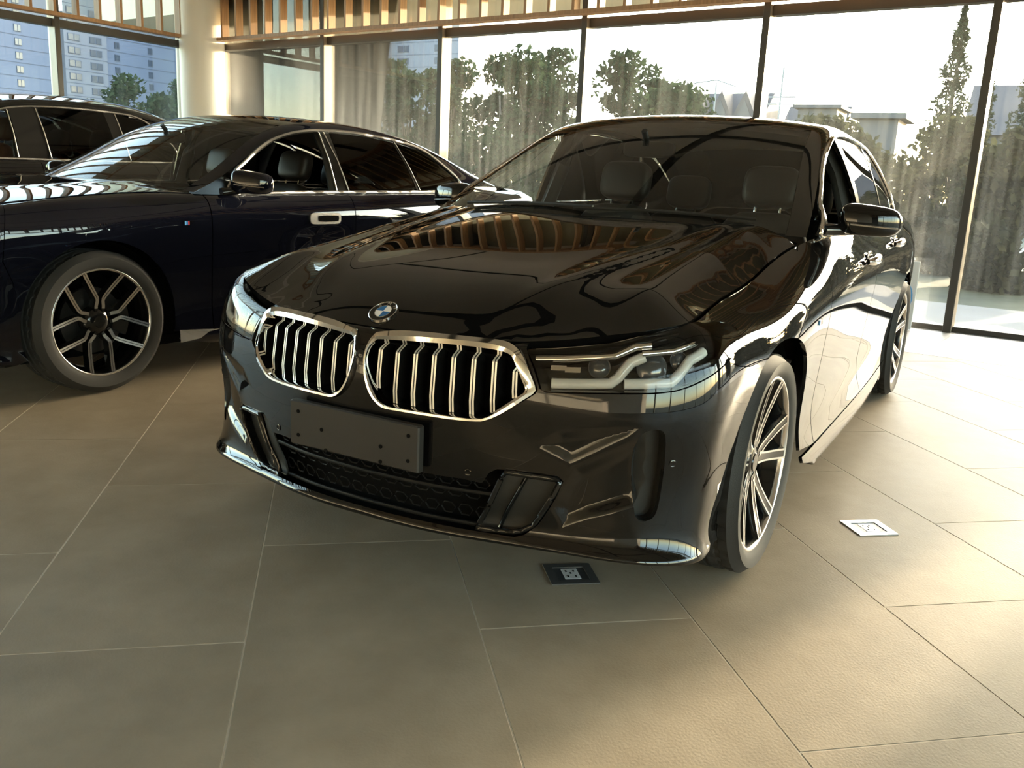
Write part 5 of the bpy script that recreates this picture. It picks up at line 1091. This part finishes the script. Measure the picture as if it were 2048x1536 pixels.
# houses beyond the road
def house(loc, L, D, h, rh, label, gables=0, mat='render_wall', rz=0, roof='roof_red'):
    e = empty('house', loc, rz); tag(e, label, 'house', 'houses outside'); m = MB(); m.box((0, 0, h / 2), (L, D, h)); m.build('wall', mat, e, smooth=False)
    if rh > 0: m = MB(); m.prism([(-D / 2 - .4, h), (D / 2 + .4, h), (0, h + rh)], -L / 2 - .3, L / 2 + .3, lambda u, v, q: (q, u, v)); m.build('roof', roof, e, smooth=False)
    else: m = MB(); m.box((0, 0, h + .12), (L + .7, D + .7, .24)); m.build('roof', mat, e, smooth=False)
    for k in range(gables):
        x = -L / 2 + L * (k + .6) / (gables + .2); m = MB(); m.prism([(x - L / gables * .48, h), (x + L / gables * .48, h), (x, h + rh * .96)], -D / 2 - .6, 0, lambda u, v, q: (u, q, v)); m.build('gable', roof, e, smooth=False)
        m = MB(); m.prism([(x - L / gables * .30, h + .05), (x + L / gables * .30, h + .05), (x, h + rh * .62)], -D / 2 - .66, -D / 2 - .5, lambda u, v, q: (u, q, v)); m.build('gable_wall', mat, e, smooth=False)
    for k in range(max(2, int(L / 2.4))):
        for f in range(max(1, int(h // 3))):
            x = -L / 2 + L * (k + .5) / max(2, int(L / 2.4)); w = empty('window', (x, -D / 2 - .02, 1.5 + 3 * f), parent=e); m = MB(); m.box((0, 0, 0), (1.1, .06, 1.3)); m.build('window_frame', 'cream', w, smooth=False); m = MB(); m.box((0, -.03, 0), (.9, .04, 1.1)); m.build('window_pane', 'farglass', w, smooth=False)
    return e
house((-21.3, 72, -.2), 6.2, 5, 6.9, 2.2, 'row of gabled red-brown roofs above the nearest car roof', 3)
house((-15.9, 80, -.2), 4.6, 5, 6.6, 2.2, 'brown hip-roofed house right of the sun-struck mullion', 0)
house((-13.6, 70, -.2), 2.8, 4, 7.6, 0, 'flat-roofed brown block with a mast, right of the sun-struck mullion', 0)
house((-5.35, 44, -.2), 1.7, 3, 4.9, 0, 'narrow flat-roofed block left of the dusty shrubs', 0)
house((2.9, 45, -.2), 8.8, 6, 4.2, 2.4, 'dusky house with a wide pitched roof at the right picture edge', 0)
# poles and wires
e = empty('utility_pole', (-15.9, 66, -.2)); tag(e, 'dark mast with cross arms standing among the far roofs', 'pole'); m = MB(); m.tube([(0, 0, 0), (0, 0, 10.3)], .07, 8); m.build('mast', 'metalgrey', e)
for z in (8.2, 7.7): m = MB(); m.box((0, 0, z), (2.2, .1, .1)); m.build('cross_arm', 'metalgrey', e, smooth=False)
for k, (z0, z1) in enumerate(((8.2, 9.3), (8.0, 9.0), (7.5, 8.5))): m = MB(); m.tube([(22 * u, -4 * u, z0 + .2 + (z1 - z0) * u - .9 * u * (1 - u)) for u in np.linspace(0, 1, 16)], .022, 5); m.build('wire', 'metalgrey', e)
e = empty('street_lamp', (-18.9, 60, -.2)); tag(e, 'thin street lamp with a double arm left of the sun-struck mullion', 'street lamp'); m = MB(); m.tube([(0, 0, 0), (0, 0, 8.6)], .06, 8); m.build('lamp_pole', 'metalgrey', e); m = MB(); m.tube([(-1.6, 0, 8.55), (0, 0, 8.75), (1.4, 0, 8.3)], .05, 6); m.build('lamp_arm', 'metalgrey', e)
# tower blocks to the left
def tower(loc, L, D, h, label, cols, mat, rz=0, z_lo=3, z_hi=40, joints=True):
    e = empty('tower_block', loc, rz); tag(e, label, 'building', 'tower blocks outside'); m = MB(); m.box((0, 0, h / 2), (L, D, h)); m.build('wall', mat, e, smooth=False); me = None; mf = None; mb = None
    z = z_lo
    while z < min(h, z_hi):
        for (x, wd) in cols:
            w = empty('window', (x, -D / 2, z + 1.5), parent=e)
            m = MB(); m.box((0, 0, 0), (wd, .3, 1.6)); m.build('window_frame', 'band', w, smooth=False)
            for s in (-.25, .25): m = MB(); m.box((wd * s, -.1, 0), (wd * .42, .2, 1.35)); m.build('window_pane', 'farglass', w, smooth=False)
        if joints: m = MB(); m.box((0, -D / 2, z + 3), (L * .999, .12, .14)); m.build('cladding_joint', 'band', e, smooth=False)
        z += 3
    return e
q90 = math.radians(90)
tower((-213, 108, -2), 54, 16, 75, 'tall blue-grey tower block in the leftmost window', [(-14, 1.6), (2, 1.6), (17.5, 1.6)], 'facade', -q90 + math.pi)
tower((-211, 142, -2), 11.5, 14, 37, 'shorter pale block with shaded windows between the tall towers', [(-3.2, 3.2), (2.6, 3.2)], 'facade2', q90)
tower((-214, 165, -2), 33, 16, 75, 'tall blue-grey tower block left of the column', [(-13, 1.4), (-3, 1.4), (9, 1.4)], 'facade', q90)
tower((-168, 200, -2), 80, 18, 70, 'broad pale tower behind the trees right of the column', [(-30, 2.4), (-20, 3.4), (-8, 2.4), (2, 3.4), (13, 2.4), (23, 3.4), (34, 2.4)], 'facade2', math.radians(0))
tree('broadleaf_tree', (-20.0, 12.7, -.2), 2.9, 1.0, 'green tree low in the window left of the column', 'trees outside the left windows', 'leaf', 3600, .2, 61, low=.1)
tree('broadleaf_tree', (-20.9, 15.0, -.2), 3.4, 1.05, 'green tree rising beside the column', 'trees outside the left windows', 'leaf', 4200, .2, 62, low=.1)
tree('broadleaf_tree', (-20.2, 9.6, -.2), 2.5, 1.0, 'small green tree above the estate car roof', 'trees outside the left windows', 'leaf', 2600, .2, 63, low=.1)
# sign leaning by the window behind the rear wheel
e = empty('sign_board', (.445, 6.12, 0)); tag(e, 'white board with a blue disc standing by the window behind the rear wheel', 'sign'); m = MB(); m.box((0, 0, .32), (.47, .03, .62), bev=.004); m.build('board', 'white', e, smooth=False)
m = MB(); m.prism([(.10 + .11 * math.cos(a), .30 + .16 * math.sin(a)) for a in np.linspace(0, 2 * math.pi, 36, endpoint=False)], -.0175, -.015, lambda u, v, q: (u, q, v)); m.build('disc', 'lightblue', e, smooth=False); m = MB(); m.box((0, .05, .01), (.42, .16, .02)); m.build('foot', 'metalgrey', e, smooth=False)
